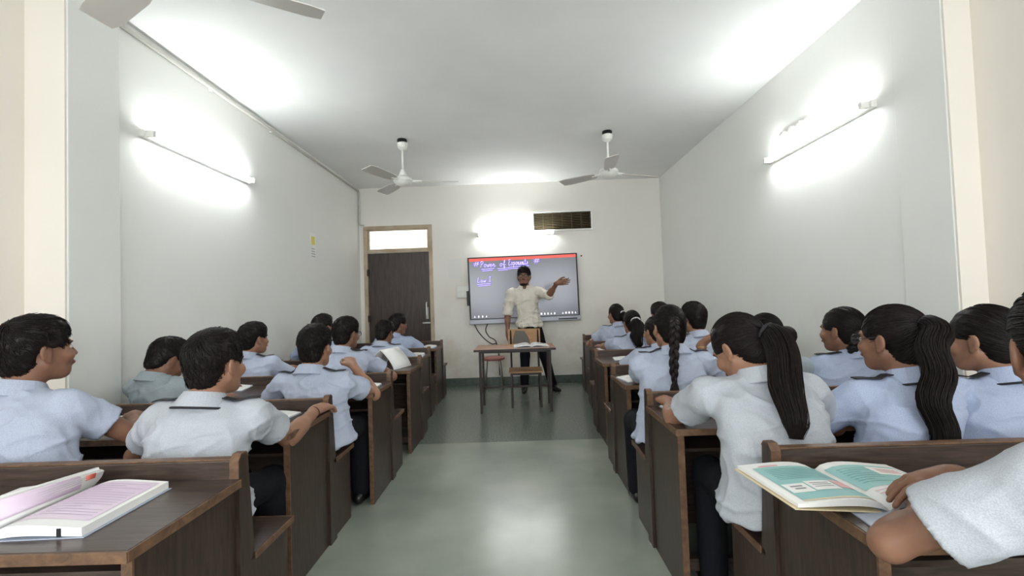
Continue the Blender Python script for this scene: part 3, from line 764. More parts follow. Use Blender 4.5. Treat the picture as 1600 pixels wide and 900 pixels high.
def relax(V, Q, it=2, lam=.5):
    for _ in range(it):
        acc = np.zeros_like(V); num = np.zeros(len(V))
        for i in range(4):
            a, b = Q[:, i], Q[:, (i+1) % 4]
            np.add.at(acc, a, V[b]); np.add.at(num, a, 1); np.add.at(acc, b, V[a]); np.add.at(num, b, 1)
        V = V+lam*(acc/np.maximum(num, 1)[:, None]-V)
    return V
def vnormals(V, Q):
    fn = np.cross(V[Q[:, 2]]-V[Q[:, 0]], V[Q[:, 3]]-V[Q[:, 1]]); N = np.zeros_like(V)
    for i in range(4): np.add.at(N, Q[:, i], fn)
    return N/(np.linalg.norm(N, axis=1, keepdims=True)+1e-12)
def vnoise(P, seed=0):
    """smooth value noise in [-1,1]"""
    I = np.floor(P).astype(np.int64); f = P-I; f = f*f*(3-2*f); out = 0
    for i in (0, 1):
        for j in (0, 1):
            for k in (0, 1):
                n = (I[:, 0]+i)*374761393+(I[:, 1]+j)*668265263+(I[:, 2]+k)*2147483647+seed*974711
                n = (n ^ (n >> 13))*1274126177; n = (n ^ (n >> 16)) & 0xffff
                w = (f[:, 0] if i else 1-f[:, 0])*(f[:, 1] if j else 1-f[:, 1])*(f[:, 2] if k else 1-f[:, 2])
                out = out+w*(n/32767.5-1)
    return out
def unit(v): v = np.array(v, float); return v/(np.linalg.norm(v)+1e-12)
def rotm(yaw, pitch, roll):
    """face direction: +y turned towards +x by yaw, tipped down by pitch, tilted by roll (degrees)"""
    a, b, c = map(math.radians, (-yaw, -pitch, roll))
    Rz = np.array([[math.cos(a), -math.sin(a), 0], [math.sin(a), math.cos(a), 0], [0, 0, 1]])
    Rx = np.array([[1, 0, 0], [0, math.cos(b), -math.sin(b)], [0, math.sin(b), math.cos(b)]])
    Ry = np.array([[math.cos(c), 0, math.sin(c)], [0, 1, 0], [-math.sin(c), 0, math.cos(c)]])
    return Rz@Rx@Ry

# head shapes in head space (x right, y to the face, z up; origin between the ears)
CR_C, CR_R = np.array([0, -.015, .028]), np.array([.073, .093, .085])
def cap_fn(kind, t):
    def fn(x, y, z):
        I = np.eye(3)
        d = ell_sdf(x, y+.018, z-.032, CR_R+np.array([t*.8, t, t]), I)
        if kind == 'boy':
            d = smin(d, ell_sdf(x, y-.012, z-.078, np.array([.066, .074, .05]), I), .03)
            d = smin(d, ell_sdf(x, y+.06, z+.043, np.array([.056, .045, .058]), I), .03)
        else:
            d = smin(d, ell_sdf(x, y+.056, z+.042, np.array([.061, .052, .062]), I), .03)
        return d
    return fn
def cut_fn(kind):
    def fn(x, y, z):
        I = np.eye(3)
        if kind == 'boy':
            c = ell_sdf(x, y-.128, z+.055, np.array([.082, .085, .112]), I)
            for s in (-1, 1):
                c = smin(c, ell_sdf(x-s*.08, y-.03, z+.045, np.array([.034, .05, .058]), I), .015)
                c = smin(c, ell_sdf(x-s*.085, y+.01, z+.035, np.array([.03, .03, .045]), I), .015)
        else:
            c = ell_sdf(x, y-.13, z+.05, np.array([.080, .085, .118]), I)
            for s in (-1, 1):
                c = smin(c, ell_sdf(x-s*.086, y-.04, z+.045, np.array([.034, .058, .056]), I), .015)
                c = smin(c, ell_sdf(x-s*.09, y-.0, z+.028, np.array([.026, .024, .036]), I), .012)
        return c
    return fn
def strands_mesh(P, r0, r1, n=3):
    """P: (ns, m, 3) strand points -> tubes with n sides, fast"""
    ns, m, _ = P.shape
    T = np.gradient(P, axis=1); T /= np.linalg.norm(T, axis=2, keepdims=True)+1e-9
    ref = np.array([.9, .35, -.25]); u = np.cross(T, ref); u /= np.linalg.norm(u, axis=2, keepdims=True)+1e-9; w = np.cross(T, u)
    r = np.linspace(r0, r1, m)[None, :, None] if np.isscalar(r0) else r0
    V = np.stack([P+r*(math.cos(2*math.pi*j/n)*u+math.sin(2*math.pi*j/n)*w) for j in range(n)], 2)    # ns,m,n,3
    idx = np.arange(ns*m*n).reshape(ns, m, n)
    Fq = np.stack([idx[:, :-1, :], np.roll(idx, -1, 2)[:, :-1, :], np.roll(idx, -1, 2)[:, 1:, :], idx[:, 1:, :]], -1).reshape(-1, 4)
    return V.reshape(-1, 3), Fq
def join_vf(lst):
    V, F, o = [], [], 0
    for v, f in lst:
        v = np.asarray(v); V.append(v); F.append(np.asarray(f)+o); o += len(v)
    return np.vstack(V), np.vstack(F)

def solve_arm(S_, Wt, l1, l2, pole, floor_fn):
    S_, Wt = np.array(S_, float), np.array(Wt, float); v = Wt-S_; D = np.linalg.norm(v)
    D2 = min(D, (l1+l2)*.985); ax = v/D; Wt = S_+ax*D2
    a = (l1*l1-l2*l2+D2*D2)/(2*D2); hh = math.sqrt(max(1e-6, l1*l1-a*a))
    u = unit(np.cross(ax, [0.13, .2, 1])); w = np.cross(ax, u); best = None
    for k in range(48):
        an = 2*math.pi*k/48; E = S_+ax*a+hh*(math.cos(an)*u+math.sin(an)*w)
        cost = -np.dot(unit(math.cos(an)*u+math.sin(an)*w), unit(pole))+floor_fn(E)
        if best is None or cost < best[0]: best = (cost, E)
    return best[1], Wt

def add_hand(F, Wr, fdir, up, right, curl, sc, spread=1.0):
    """wrist, finger direction, back-of-hand normal, right hand?, curl 0..1"""
    f = unit(fdir); n = unit(np.array(up)-f*np.dot(up, f)); s = np.cross(f, n)     # s: to the right seen from the back of the hand
    th = -1 if right else 1                                                        # thumb side
    kn = []
    for i, (off, ln) in enumerate(((.028, .062), (.0095, .07), (-.0095, .066), (-.027, .052))):
        base = Wr+f*.012*sc+s*th*off*.55*sc
        k_ = Wr+(f*(.078-.004*abs(i-1))+s*th*off*spread+n*(.004 if i in (1, 2) else 0))*sc
        F.cap(base, k_, .0145*sc, .0115*sc, .008*sc)
        d = unit(f+s*th*off*2.2*spread); p = k_; a = 0
        for j, (fr, ra) in enumerate(((.46, .0092), (.3, .0082), (.24, .0072))):
            a += curl*(.75, 1.0, .7)[j]
            dd = d*math.cos(a)-n*math.sin(a)
            q = p+dd*ln*fr*1.15*sc; F.cap(p, q, ra*sc, (ra-.0008)*sc, .003*sc); p = q
    b = Wr+(f*.018+s*th*.02-n*.004)*sc; q = b+(f*.032+s*th*.026-n*.008)*sc
    F.cap(b, q, .015*sc, .0115*sc, .008*sc)
    q2 = q+unit(f*.9+s*th*(.35-.5*curl)-n*.25)*.03*sc; F.cap(q, q2, .0105*sc, .009*sc, .004*sc)
    q3 = q2+unit(f*1.0+s*th*(-.1-.5*curl)-n*.3)*.024*sc; F.cap(q2, q3, .009*sc, .0075*sc, .003*sc)
    F.cap(Wr-f*.02*sc, Wr+f*.045*sc, .021*sc, .024*sc, .014*sc)

HEADS = {}
def person(label, head, yaw=0, pitch=0, roll=0, pelvis=None, seat=.422, hair='boy', shirt=0, skin=0, lod=1, desk=None,
           lw=None, rw=None, lpole=None, rpole=None, lel=None, rel=None, lcurl=.35, rcurl=.35, lfd=None, rfd=None, lup=(0,0,1), rup=(0,0,1), tyaw=0, tail=None, glasses=False, sc=1.0,
           shw=.165, strap=True, lanyard=False, standing=None, sleeve=.62, hump=.0, seed=1, neck=None, tie=None, extras=None, legs=True, hs=.0052, ss=.0075, wrinkle=1.0, bulk=1.0, ar=1.0):
    """head: centre of the head in the room (metres); pelvis: (x,y) on the bench"""
    head = np.array(head, float)
    px, py = pelvis
    root = thing('person', label, 'person', (px, py, 0), 'pupils' if not standing else None)
    base = np.array([px, py, 0.0])
    Rh = rotm(yaw, pitch, roll)*1.0
    tR = rotm(tyaw, 0, 0); side = tR[:, 0]; fwd = tR[:, 1]
    hs_ = hs if lod >= 2 else (.0068 if lod == 1 else .0085); ss_ = ss if lod >= 2 else (.0095 if lod == 1 else .012)
    # neck base
    if neck is None: N = head+Rh@(np.array([0, -.05, -.06])*sc)+np.array([0, -.012, -.088])*sc
    else: N = np.array(neck, float)
    Sh = {s: N+side*s*shw*sc+np.array([0, 0, -.048*sc])+fwd*.03 for s in (-1, 1)}
    l1, l2 = .262*sc, .232*sc
    dz = DH if desk is not None else -9
    def ff(E):
        c = 0
        if desk is not None:
            for t in (0, .25, .5, .75):
                p = E*(1-t)+ff.W*t
                if p[1] > desk-.02: c += 25*max(0, dz+.036*sc-p[2])
        return c
    arms = {}
    for s, wt, pole, el in ((-1, lw, lpole, lel), (1, rw, rpole, rel)):
        if wt is None: wt = Sh[s]-side*s*.07+fwd*.42*sc; wt[2] = (DH+.024) if desk is not None else .7
        if el is None and pole is None and desk is not None: el = Sh[s]+(side*s*.6+fwd*.42+np.array([0, 0, -.55]))*l1
        if pole is None: pole = side*s*.75-fwd*.3+np.array([0, 0, -1.0])
        ff.W = np.array(wt, float); E, Wt = solve_arm(Sh[s], wt, l1, l2, pole, ff)
        if el is not None: E = Sh[s]+unit(np.array(el)-Sh[s])*l1; Wt = E+unit(np.array(wt)-E)*l2
        arms[s] = (E, Wt)
    # ---------------- body (skin)
    pts = [head, N]+[Sh[s] for s in Sh]+[q for s in arms for q in arms[s]]
    lo = np.min(pts, 0)-.2; hi = np.max(pts, 0)+.2
    F = Field(lo, hi, hs_)
    H = lambda p: head+Rh@(np.array(p)*sc)
    def E(c, r, k=.015, op='add', R=None): F.ell(H(c), np.array(r)*sc, Rh if R is None else Rh@R, k*sc, op)
    def C(a, b, ra, rb, k=.012, op='add'): F.cap(H(a), H(b), ra*sc, rb*sc, k*sc, op)
    E(CR_C, CR_R, .01)
    E((0, .022, -.03), (.06, .07, .077), .03)
    E((0, .05, -.085), (.032, .032, .026), .03)
    for s in (-1, 1): C((s*.052, .0, -.052), (s*.025, .052, -.09), .018, .016, .025)
    C((-.032, .074, .022), (.032, .074, .022), .011, .011, .018)
    for s in (-1, 1): E((s*.031, .094, .002), (.017, .014, .011), .012, 'sub')
    for s in (-1, 1): E((s*.04, .066, -.028), (.02, .022, .02), .02)
    C((0, .086, .008), (0, .103, -.026), .0075, .0105, .009)
    for s in (-1, 1): E((s*.011, .094, -.03), (.0085, .009, .007), .007)
    E((0, .0905, -.053), (.022, .009, .0058), .006); E((0, .089, -.064), (.018, .009, .0062), .006)
    for s in (-1, 1):
        Re = rotm(s*-22, 0, 0)
        E((s*.078, -.008, -.008), (.0085, .021, .032), .006, 'add', Re)
        E((s*.0865, -.002, -.004), (.006, .011, .019), .005, 'sub', Re)
        E((s*.074, .0, -.036), (.008, .01, .01), .006)
    # neck and shoulder girdle
    nb = H((0, -.022, -.055)); F.cap(nb, N+np.array([0, 0, .01]), .05*sc, .054*sc, .03)
    F.cap(N, N+np.array([0, 0, -.12]), .06*sc, .08*sc, .04)
    for s in (-1, 1):
        F.cap(N+np.array([0, 0, -.06*sc]), Sh[s], .04*sc, .04*sc, .03)
        El, Wt = arms[s]
        F.cap(Sh[s], El, .043*sc*ar, .036*sc*ar, .02)
        F.cap(El, Wt, .0365*sc*ar, .0235*sc, .015)
        mid = El*.72+Wt*.28; F.cap(mid-unit(Wt-El)*.03, mid+unit(Wt-El)*.03, .039*sc*ar, .036*sc*ar, .02)
        fd, up, cu = (lfd, lup, lcurl) if s < 0 else (rfd, rup, rcurl)
        if fd is None: fd = unit(unit(Wt-El)*.6+fwd*.3-side*s*.35)*np.array([1, 1, .15])
        add_hand(F, Wt, fd, up, s > 0, cu, sc)
    V, Q = surface(F); V = relax(V, Q, 1, .4)
    skin_m = M['skin'][skin]
    body = mesh_obj('body', V-base, Q, skin_m, root, True)
    # eyes, brows, lips
    for s in (-1, 1):
        ev, ef = uvs(H((s*.031, .0765, .002)), np.array([.0125, .0105, .0075])*sc, Rh); eo = mesh_obj('eye', ev-base, ef, M['eye_white'], body, True)
        ev, ef = uvs(H((s*.031, .0848, .0015)), np.array([.0052, .0032, .0056])*sc, Rh); mesh_obj('iris', ev-base, ef, M['iris'], body, True)
        bp_ = np.array([H((s*x, y, z)) for x, y, z in ((.013, .089, .018), (.026, .0885, .0225), (.038, .083, .022), (.049, .072, .016))])
        v, f = sweep(bp_, np.array([.003, .0042, .0036, .0015])*sc, 6, cap=False); mesh_obj('eyebrow', np.array(v)-base, f, M['hair'], body, True)
    ev, ef = uvs(H((0, .0925, -.0585)), np.array([.0195, .0095, .009])*sc, Rh); mesh_obj('mouth', ev-base, ef, M['lip'], body, True)
    # ---------------- hair
    make_hair(root, base, H, Rh, sc, hair, lod, tail, tie, seed)
    if glasses: make_glasses(root, base, H)
    # ---------------- shirt
    pz = seat+.07 if not standing else standing['hip']
    zt = N[2]+.02
    ln = zt-pz; q = lambda t: pz+ln*t
    zs = np.array([pz-.03, q(.0), q(.25), q(.5), q(.72), q(.87), q(.96), zt+.02])
    aw = np.array([.168, .166, .152, .152, .168, .148, .088, .062])*sc*bulk
    bd = np.array([.122, .12, .106, .103, .108, .09, .07, .056])*sc
    tt = np.clip((zs-pz)/ln, 0, 1)
    cx = px+(N[0]-px)*tt**1.15; cy = py+(N[1]-py)*tt**1.25-hump*np.sin(math.pi*tt)
    if hasattr(cx, '__len__') and standing: cx = px+(N[0]-px)*tt; cy = py+(N[1]-py)*tt
    lo = np.array([min(px, N[0], *[q_[0] for s in arms for q_ in (arms[s][0],)])-.3, min(py, N[1], arms[-1][0][1], arms[1][0][1])-.2, pz-.08])
    hi = np.array([max(px, N[0], *[q_[0] for s in arms for q_ in (arms[s][0],)])+.3, max(py, N[1], arms[-1][0][1], arms[1][0][1])+.2, zt+.15])
    if standing: hi = np.maximum(hi, np.max([arms[s][1] for s in arms], 0)+.1); lo = np.minimum(lo, np.append(np.min([arms[s][1][:2] for s in arms], 0)-.1, lo[2]))
    Fs = Field(lo, hi, ss_)
    ca, sa = fwd[1], fwd[0]
    def torso(X, Y, Z):
        z1 = Z[0, 0, :]
        fcx, fcy, fa, fb = [np.interp(z1, zs, arr).astype(np.float32)[None, None, :] for arr in (cx, cy, aw, bd)]
        dx, dy = X-fcx, Y-fcy
        u = dx*ca-dy*sa; v = dx*sa+dy*ca
        e = 2.35
        k0 = (np.abs(u/fa)**e+np.abs(v/fb)**e)**(1/e)+1e-6
        d = (k0-1)*np.minimum(fa, fb)*.5*(1+np.minimum(1.0, np.abs(u)/(np.abs(v)+np.abs(u)+1e-4))*(fa/fb-1))
        d = smax(d, (zs[0]-Z), .015); d = smax(d, Z-(zt+.012), .012)
        return d*.9
    Fs.apply(torso, (min(cx)-.2*bulk, min(cy)-.2, zs[0]-.02), (max(cx)+.2*bulk, max(cy)+.2, zt+.03), 0)
    cuffs = []
    for s in (-1, 1):
        El, Wt = arms[s]
        Fs.cap(N+np.array([0, 0, -.045*sc])+side*s*.03, Sh[s]+np.array([0, 0, -.004]), .05*sc, .058*sc, .045)
        if sleeve <= 1:
            a, b = Sh[s], Sh[s]+(El-Sh[s])*sleeve; ax = unit(El-Sh[s]); segs = [(a, b+ax*.05, .06*sc, .069*sc)]; end = b
        else:
            a = Sh[s]; ax = unit(Wt-El); end = El+(Wt-El)*(sleeve-1); segs = [(a, El, .06*sc, .055*sc), (El, end+ax*.05, .055*sc, .05*sc)]
        cuffs.append(end)
        def slv(X, Y, Z, segs=segs, end=end, ax=ax):
            d = None
            for (a, b, ra, rb) in segs:
                ab = b-a; t = np.clip(((X-a[0])*ab[0]+(Y-a[1])*ab[1]+(Z-a[2])*ab[2])/float(ab@ab), 0, 1)
                q_ = np.sqrt((X-a[0]-t*ab[0])**2+(Y-a[1]-t*ab[1])**2+(Z-a[2]-t*ab[2])**2)-(ra+t*(rb-ra))
                d = q_ if d is None else smin(d, q_, .025)
            pl = (X-end[0])*ax[0]+(Y-end[1])*ax[1]+(Z-end[2])*ax[2]
            d = np.maximum(d, pl)
            a, b, ra, rb = segs[-1]                    # open, hollow sleeve end
            ab = b-a; t = ((X-a[0])*ab[0]+(Y-a[1])*ab[1]+(Z-a[2])*ab[2])/float(ab@ab)
            q_ = np.sqrt((X-a[0]-t*ab[0])**2+(Y-a[1]-t*ab[1])**2+(Z-a[2]-t*ab[2])**2)-(rb-max(.012, 2.1*ss_))
            return np.maximum(d, -np.maximum(q_, -(pl+.035)))
        P_ = np.array([p for sg in segs for p in sg[:2]])
        Fs.apply(slv, P_.min(0)-.08, P_.max(0)+.08, .035)
    V, Q = surface(Fs); V = relax(V, Q, 1, .4); Nn = vnormals(V, Q)
    # folds: diagonal drags from the armpits and loose cloth over the waist
    L = V-base; rs = seed*3.7
    f1 = vnoise(np.stack([L[:, 0]*9+L[:, 2]*5+rs, L[:, 1]*8, L[:, 2]*5-L[:, 0]*3], 1), seed)
    f2 = vnoise(np.stack([L[:, 0]*6-L[:, 2]*14+rs, L[:, 1]*6, L[:, 2]*9+L[:, 0]*6], 1), seed+5)
    f3 = vnoise(np.stack([L[:, 0]*26+L[:, 2]*12+rs, L[:, 1]*22, L[:, 2]*14], 1), seed+9)
    tz = np.clip((V[:, 2]-pz)/ln, 0, 1)
    amp = (.014*(1-.5*tz)+.005)*wrinkle
    for e_ in cuffs: amp = amp*np.clip((np.linalg.norm(V-e_, axis=1)-.06)/.06, .12, 1)
    ridge = lambda x: 1-2*np.abs(x)
    f4 = vnoise(np.stack([L[:, 0]*15+L[:, 2]*2+rs, L[:, 1]*15, L[:, 2]*2.6], 1), seed+13)
    V = V+Nn*np.maximum(-.005, amp*(.5*f1+.7*(ridge(f2)**3-.25)+.3*f3+.65*(np.maximum(0, ridge(f4))**3-.2)*(1-tz*.7)))[:, None]
    shirt_m = M['shirt'][shirt] if isinstance(shirt, int) else shirt
    so = mesh_obj('shirt', V-base, Q, shirt_m, root, True)
    # collar: a folded band round the neck
    axis = unit((nb-N)*np.array([.6, .6, 1])); cl = []
    fw = unit(fwd-axis*np.dot(fwd, axis)); sd = np.cross(fw, axis)
    prof = ((.060, -.012), (.0605, .016), (.063, .03), (.067, .031), (.078, .012), (.093, -.022), (.089, -.026), (.072, .008))
    nA = 28; V = []
    for i in range(nA+1):
        a = math.radians(20+320*i/nA)
        for r, z in prof:
            drop = -.012*max(0, math.cos(a))
            V.append(N+(fw*math.cos(a)*1.02+sd*math.sin(a)*.98)*r*sc+axis*((z+.02)*sc+drop))
    k = len(prof); Fq = [(i*k+j, i*k+(j+1) % k, (i+1)*k+(j+1) % k, (i+1)*k+j) for i in range(nA) for j in range(k)]
    Fq += [tuple(range(k)), tuple(nA*k+j for j in range(k))[::-1]]
    mesh_obj('collar', np.array(V)-base, Fq, shirt_m, so, False)
    if lanyard:
        V = [N+(fw*math.cos(a)*1.02+sd*math.sin(a)*.98)*.0955*sc+axis*(-.006)*sc for a in np.linspace(math.radians(40), math.radians(320), 22)]
        v, f = sweep(V, .0042*sc, 6); mesh_obj('lanyard', np.array(v)-base, f, M['strap'], so, True)
    if strap:
        for s in (-1, 1):
            a = N+side*s*.075*sc; b = Sh[s]+side*s*.02*sc
            P = [a*(1-t)+b*t for t in np.linspace(0, 1, 7)]
            v = []; 
            for i, p in enumerate(P):
                zt_ = surf_top(V0=so, p=p-base)
                for w in (-.016, .016):
                    for e in (.0015, .0055): v.append((p-base+fwd*w*sc)*np.array([1, 1, 0])+np.array([0, 0, zt_+e]))
            f = []
            for i in range(6):
                q_ = i*4; n = q_+4; f += [(q_, q_+2, n+2, n), (q_+1, n+1, n+3, q_+3), (q_, n, n+1, q_+1), (q_+2, q_+3, n+3, n+2)]
            f += [(0, 1, 3, 2), (24, 26, 27, 25)]
            mesh_obj('epaulette', v, f, M['strap'], so)
    # ---------------- trousers and shoes
    if legs:
        hs2 = .012
        if standing is None:
            hip = np.array([px, py, seat+.085]); J = {}
            for s in (-1, 1):
                kn = np.array([px+s*.078, py+.36, seat+.06]); an = np.array([px+s*.09, py+.32, .09]); J[s] = (hip+side*s*.068+fwd*.06, kn, an)
        else:
            hip = np.array([px, py, standing['hip']-.02]); J = {s: (hip+side*s*.085, np.array(standing['knee'][s]), np.array(standing['ankle'][s])) for s in (-1, 1)}
        P = np.array([hip]+[p for s in J for p in J[s]]); Ft = Field(P.min(0)-.2, P.max(0)+.2, hs2 if not standing else .01)
        Ft.ell(hip, (.138*sc*min(bulk, 1.05), .1, .08), tR, .03)
        for s in J:
            a, b, c = J[s]
            Ft.cap(a, b, .072*sc, .06*sc, .03); Ft.cap(b, c, .062*sc, .052*sc, .02)
        V, Q = surface(Ft); V = relax(V, Q, 1)
        Nn = vnormals(V, Q); V = V+Nn*(.004*vnoise(V*np.array([14, 14, 9])+seed, seed))[:, None]
        if standing is None: V[:, 2] = np.maximum(V[:, 2], np.where(V[:, 1] < py+.16, seat+.001, 0))
        to = mesh_obj('trousers', V-base, Q, M['navy'], root, True)
        for s in J:
            an = J[s][2]; fd = fwd if standing is None else np.array(standing['toe'][s])
            Fh = Field(an-.25, an+np.array([.25, .25, .08]), .009)
            an0 = np.array([an[0], an[1], .0])
            Fh.cap(an0+np.array([0, 0, .045])-fd*.04, an0+fd*.06+np.array([0, 0, .042]), .036, .038, .02); Fh.cap(an0+fd*.06+np.array([0, 0, .036]), an0+fd*.17+np.array([0, 0, .03]), .038, .026, .02)
            Fh.cap(an0+np.array([0, 0, .05]), an+np.array([0, 0, .01]), .036, .04, .02)
            V, Q = surface(Fh); V[:, 2] = np.maximum(V[:, 2], .002)
            mesh_obj('shoe', V-base, Q, M['shoe'], root, True)
    return dict(root=root, base=base, head=H, N=N, Sh=Sh, arms=arms, body=body, shirt=so, Rh=Rh)

def surf_top(V0, p):
    """height of the shirt surface above a point (local)"""
    me = V0.data
    if not hasattr(surf_top, 'c') or surf_top.c[0] is not me:
        n = len(me.vertices); a = np.empty(n*3, np.float32); me.vertices.foreach_get('co', a); surf_top.c = (me, a.reshape(-1, 3))
    A = surf_top.c[1]; d = (A[:, 0]-p[0])**2+(A[:, 1]-p[1])**2
    return A[d < .012**2][:, 2].max() if (d < .012**2).any() else p[2]+.05
def uvs(c, r, R, nu=12, nv=8):
    V, F = [], []
    for i in range(nv+1):
        t = math.pi*i/nv
        for j in range(nu):
            a = 2*math.pi*j/nu; V.append(c+R@(np.array([math.sin(t)*math.cos(a), math.sin(t)*math.sin(a), math.cos(t)])*r))
    F = [(i*nu+j, (i+1)*nu+j, (i+1)*nu+(j+1) % nu, i*nu+(j+1) % nu) for i in range(nv) for j in range(nu)]
    return np.array(V), np.array(F)
def make_glasses(root, base, H):
    g = []
    for s in (-1, 1):
        c = np.array([s*.032, .105, .0]); ring = [H(c+np.array([.0235*math.cos(a), -.004*abs(math.cos(a)), .018*math.sin(a)])) for a in np.linspace(0, 2*math.pi, 17)]
        g.append(sweep(ring, .0024, 6, cap=False))
        g.append(sweep([H((s*.056, .1, .004)), H((s*.074, .05, .006)), H((s*.079, -.0, .012)), H((s*.078, -.018, .002))], .0019, 6, cap=False))
    g.append(sweep([H((-.009, .106, .003)), H((0, .108, .005)), H((.009, .106, .003))], .0019, 6, cap=False))
    V, F = join_vf(g); o = mesh_obj('glasses', V-base, F, M['glass_frame'], root, True)
    for s in (-1, 1):
        c = np.array([s*.032, .105, .0]); V = [H(c+np.array([.0228*math.cos(a), dy, .0172*math.sin(a)])) for dy in (-.0006, .0006) for a in np.linspace(0, 2*math.pi, 16, endpoint=False)]
        mesh_obj('lens', np.array(V)-base, [tuple(range(16)), tuple(range(31, 15, -1))], M['lens'], o)

def make_hair(root, base, H, Rh, sc, kind, lod, tail, tie, seed):
    rg = np.random.RandomState(seed)
    bk = 'boy' if kind in ('boy', 'short') else 'girl'
    t = .012 if bk == 'boy' else .010
    capf, cutf = cap_fn(bk, t), cut_fn(bk)
    h = .0055 if lod >= 2 else (.0065 if lod == 1 else .0085)
    F = Field((-.13, -.16, -.13), (.13, .13, .16), h)
    sl, X, Y, Z = F.win(F.lo, F.lo+F.h*F.n, 0)
    d = smax(capf(X, Y, Z), -cutf(X, Y, Z), .008); d = smax(d, (-.092 if bk == 'boy' else -.1)-Z, .01)
    F.d[sl] = d
    V, Q = surface(F)
    Nn = vnormals(V, Q)
    V = V+Nn*((.0035 if bk == 'boy' else .0018)*vnoise(V*np.array([55, 30, 40])+seed, seed)+.002*vnoise(V*90, seed+2))[:, None]
    parts = [(V, Q)]
    # strands laid over the cap, fanning from the crown (boys) or from where the hair is gathered (girls)
    if tail: gp = np.array(tail['base'])
    elif bk == 'boy': gp = np.array([.015, -.075, .1])
    else: gp = np.array([0, -.11, .0])
    cc = np.array([0, -.018, .02]); w = unit(gp-cc); u = unit(np.cross(w, [.2, 1, .1] if abs(w[1]) < .8 else [1, 0, 0])); v = np.cross(w, u)
    ns = (700, 420, 160)[2-lod] if bk == 'girl' else (900, 520, 200)[2-lod]
    m = 9 if bk == 'girl' else 6
    ph = rg.uniform(0, 2*math.pi, ns)
    if bk == 'girl': t0 = rg.uniform(.05, 1.2, ns); t1 = t0+rg.uniform(.5, 1.4, ns)
    else: t0 = rg.uniform(.0, 2.0, ns); t1 = t0+rg.uniform(.3, .6, ns)
    th = t0[:, None]+(t1-t0)[:, None]*np.linspace(0, 1, m)[None]
    phs = ph[:, None]+rg.normal(0, .06 if bk == 'girl' else .22, ns)[:, None]*np.linspace(0, 1, m)[None]+(.5*th if bk == 'boy' else 0)
    D = np.cos(th)[..., None]*w+np.sin(th)[..., None]*(np.cos(phs)[..., None]*u+np.sin(phs)[..., None]*v)
    rho = np.full(th.shape, .1)
    for _ in range(8):
        P = cc+D*rho[..., None]; rho = rho-np.clip(capf(P[..., 0], P[..., 1], P[..., 2]), -.02, .02)
    lift = rg.uniform(.0005, .003, ns)[:, None]+(rg.uniform(0, .005, ns)[:, None]*np.linspace(0, 1, m)[None]**2 if bk == 'boy' else 0)
    P = cc+D*(rho+lift)[..., None]
    ok = (cutf(P[..., 0], P[..., 1], P[..., 2]) > -.004).all(1) & (P[..., 2] > (-.092 if bk == 'boy' else -.098)).all(1)
    P = P[ok]
    if len(P): parts.append(strands_mesh(P, .0017 if lod > 0 else .0026, .0008))
    V, Q = join_vf(parts)
    V = np.array([0, 0, 0])+V*sc
    hc = H((0, 0, 0)); V = hc+V@Rh.T
    ho = mesh_obj('hair', V-base, Q, M['hair'], root, True)
    if not tail: return ho
    # gathered hair
    b0 = H(tail['base'])
    if tail['type'] in ('pony', 'braid'):
        G_ = np.array([b0]+[b0+np.array(p) for p in tail['path']]); G_ = np.vstack([smooth_line(G_, 6)])
        k = len(G_); s_ = np.linspace(0, 1, k)
        if tail['type'] == 'pony':
            wd = tail.get('w', .03); rad = wd*np.interp(s_, [0, .06, .25, .6, .88, 1], [.5, .65, 1.05, 1.0, .62, .06])
            core = sweep(G_, rad*.9, 14, cap=False)
            n2 = 800 if lod >= 2 else (140 if lod == 1 else 60)
            an = rg.uniform(0, 2*math.pi, n2); rr = np.sqrt(rg.uniform(.35, 1.25, n2))
            T = np.gradient(G_, axis=0); T /= np.linalg.norm(T, axis=1, keepdims=True)
            U = np.cross(T, [1, 0.01, 0]); U /= np.linalg.norm(U, axis=1, keepdims=True)+1e-9; Wv = np.cross(T, U)
            wav = tail.get('wave', .0); fr = tail.get('freq', 3)
            P = G_[None]+ (rr[:, None]*rad[None]*np.cos(an)[:, None])[..., None]*U[None]+(rr[:, None]*rad[None]*np.sin(an)[:, None])[..., None]*Wv[None]
            P = P+(wav*np.sin(2*math.pi*(fr*s_[None]+.03*rg.normal(0, 1, n2)[:, None]))*np.minimum(1, s_*4)[None])[..., None]*Wv[None]
            P = P+(rg.normal(0, .007, (n2, 1))*s_[None]**2)[..., None]*Wv[None]
            if wav: core = sweep(G_+(wav*np.sin(2*math.pi*fr*s_)*np.minimum(1, s_*4))[:, None]*Wv, rad*.9, 14, cap=False)
            V, Q = join_vf([core, strands_mesh(P, (.0015 if lod >= 2 else .004), .0009, 3)])
            mesh_obj('ponytail', V-base, Q, M['hair'], ho, True)
        else:
            wd = tail.get('w', .022); T = np.gradient(G_, axis=0); T /= np.linalg.norm(T, axis=1, keepdims=True)
            n3 = 70; G2 = np.stack([np.interp(np.linspace(0, 1, n3), s_, G_[:, i]) for i in range(3)], 1); T = np.gradient(G2, axis=0); T /= np.linalg.norm(T, axis=1, keepdims=True)
            ref = unit(tail.get('side', (1, 0, 0))); U = ref[None]-T*(T@ref)[:, None]; U /= np.linalg.norm(U, axis=1, keepdims=True); Wv = np.cross(T, U)
            ss = np.linspace(0, 1, n3); fr = tail.get('freq', 4); tp = np.interp(ss, [0, .1, .8, 1], [.8, 1, .8, .35]); ls = []
            for j in range(3):
                a = 2*math.pi*(fr*ss+j/3); pth = G2+(wd*.62*tp*np.sin(a))[:, None]*U+(wd*.4*tp*np.sin(2*a))[:, None]*Wv
                ls.append(sweep(pth, wd*.56*tp, 8, cap=False))
            n2 = 60; e0 = G2[-1]; dd = unit(G2[-1]-G2[-4]); tl = tail.get('tuft', .09)
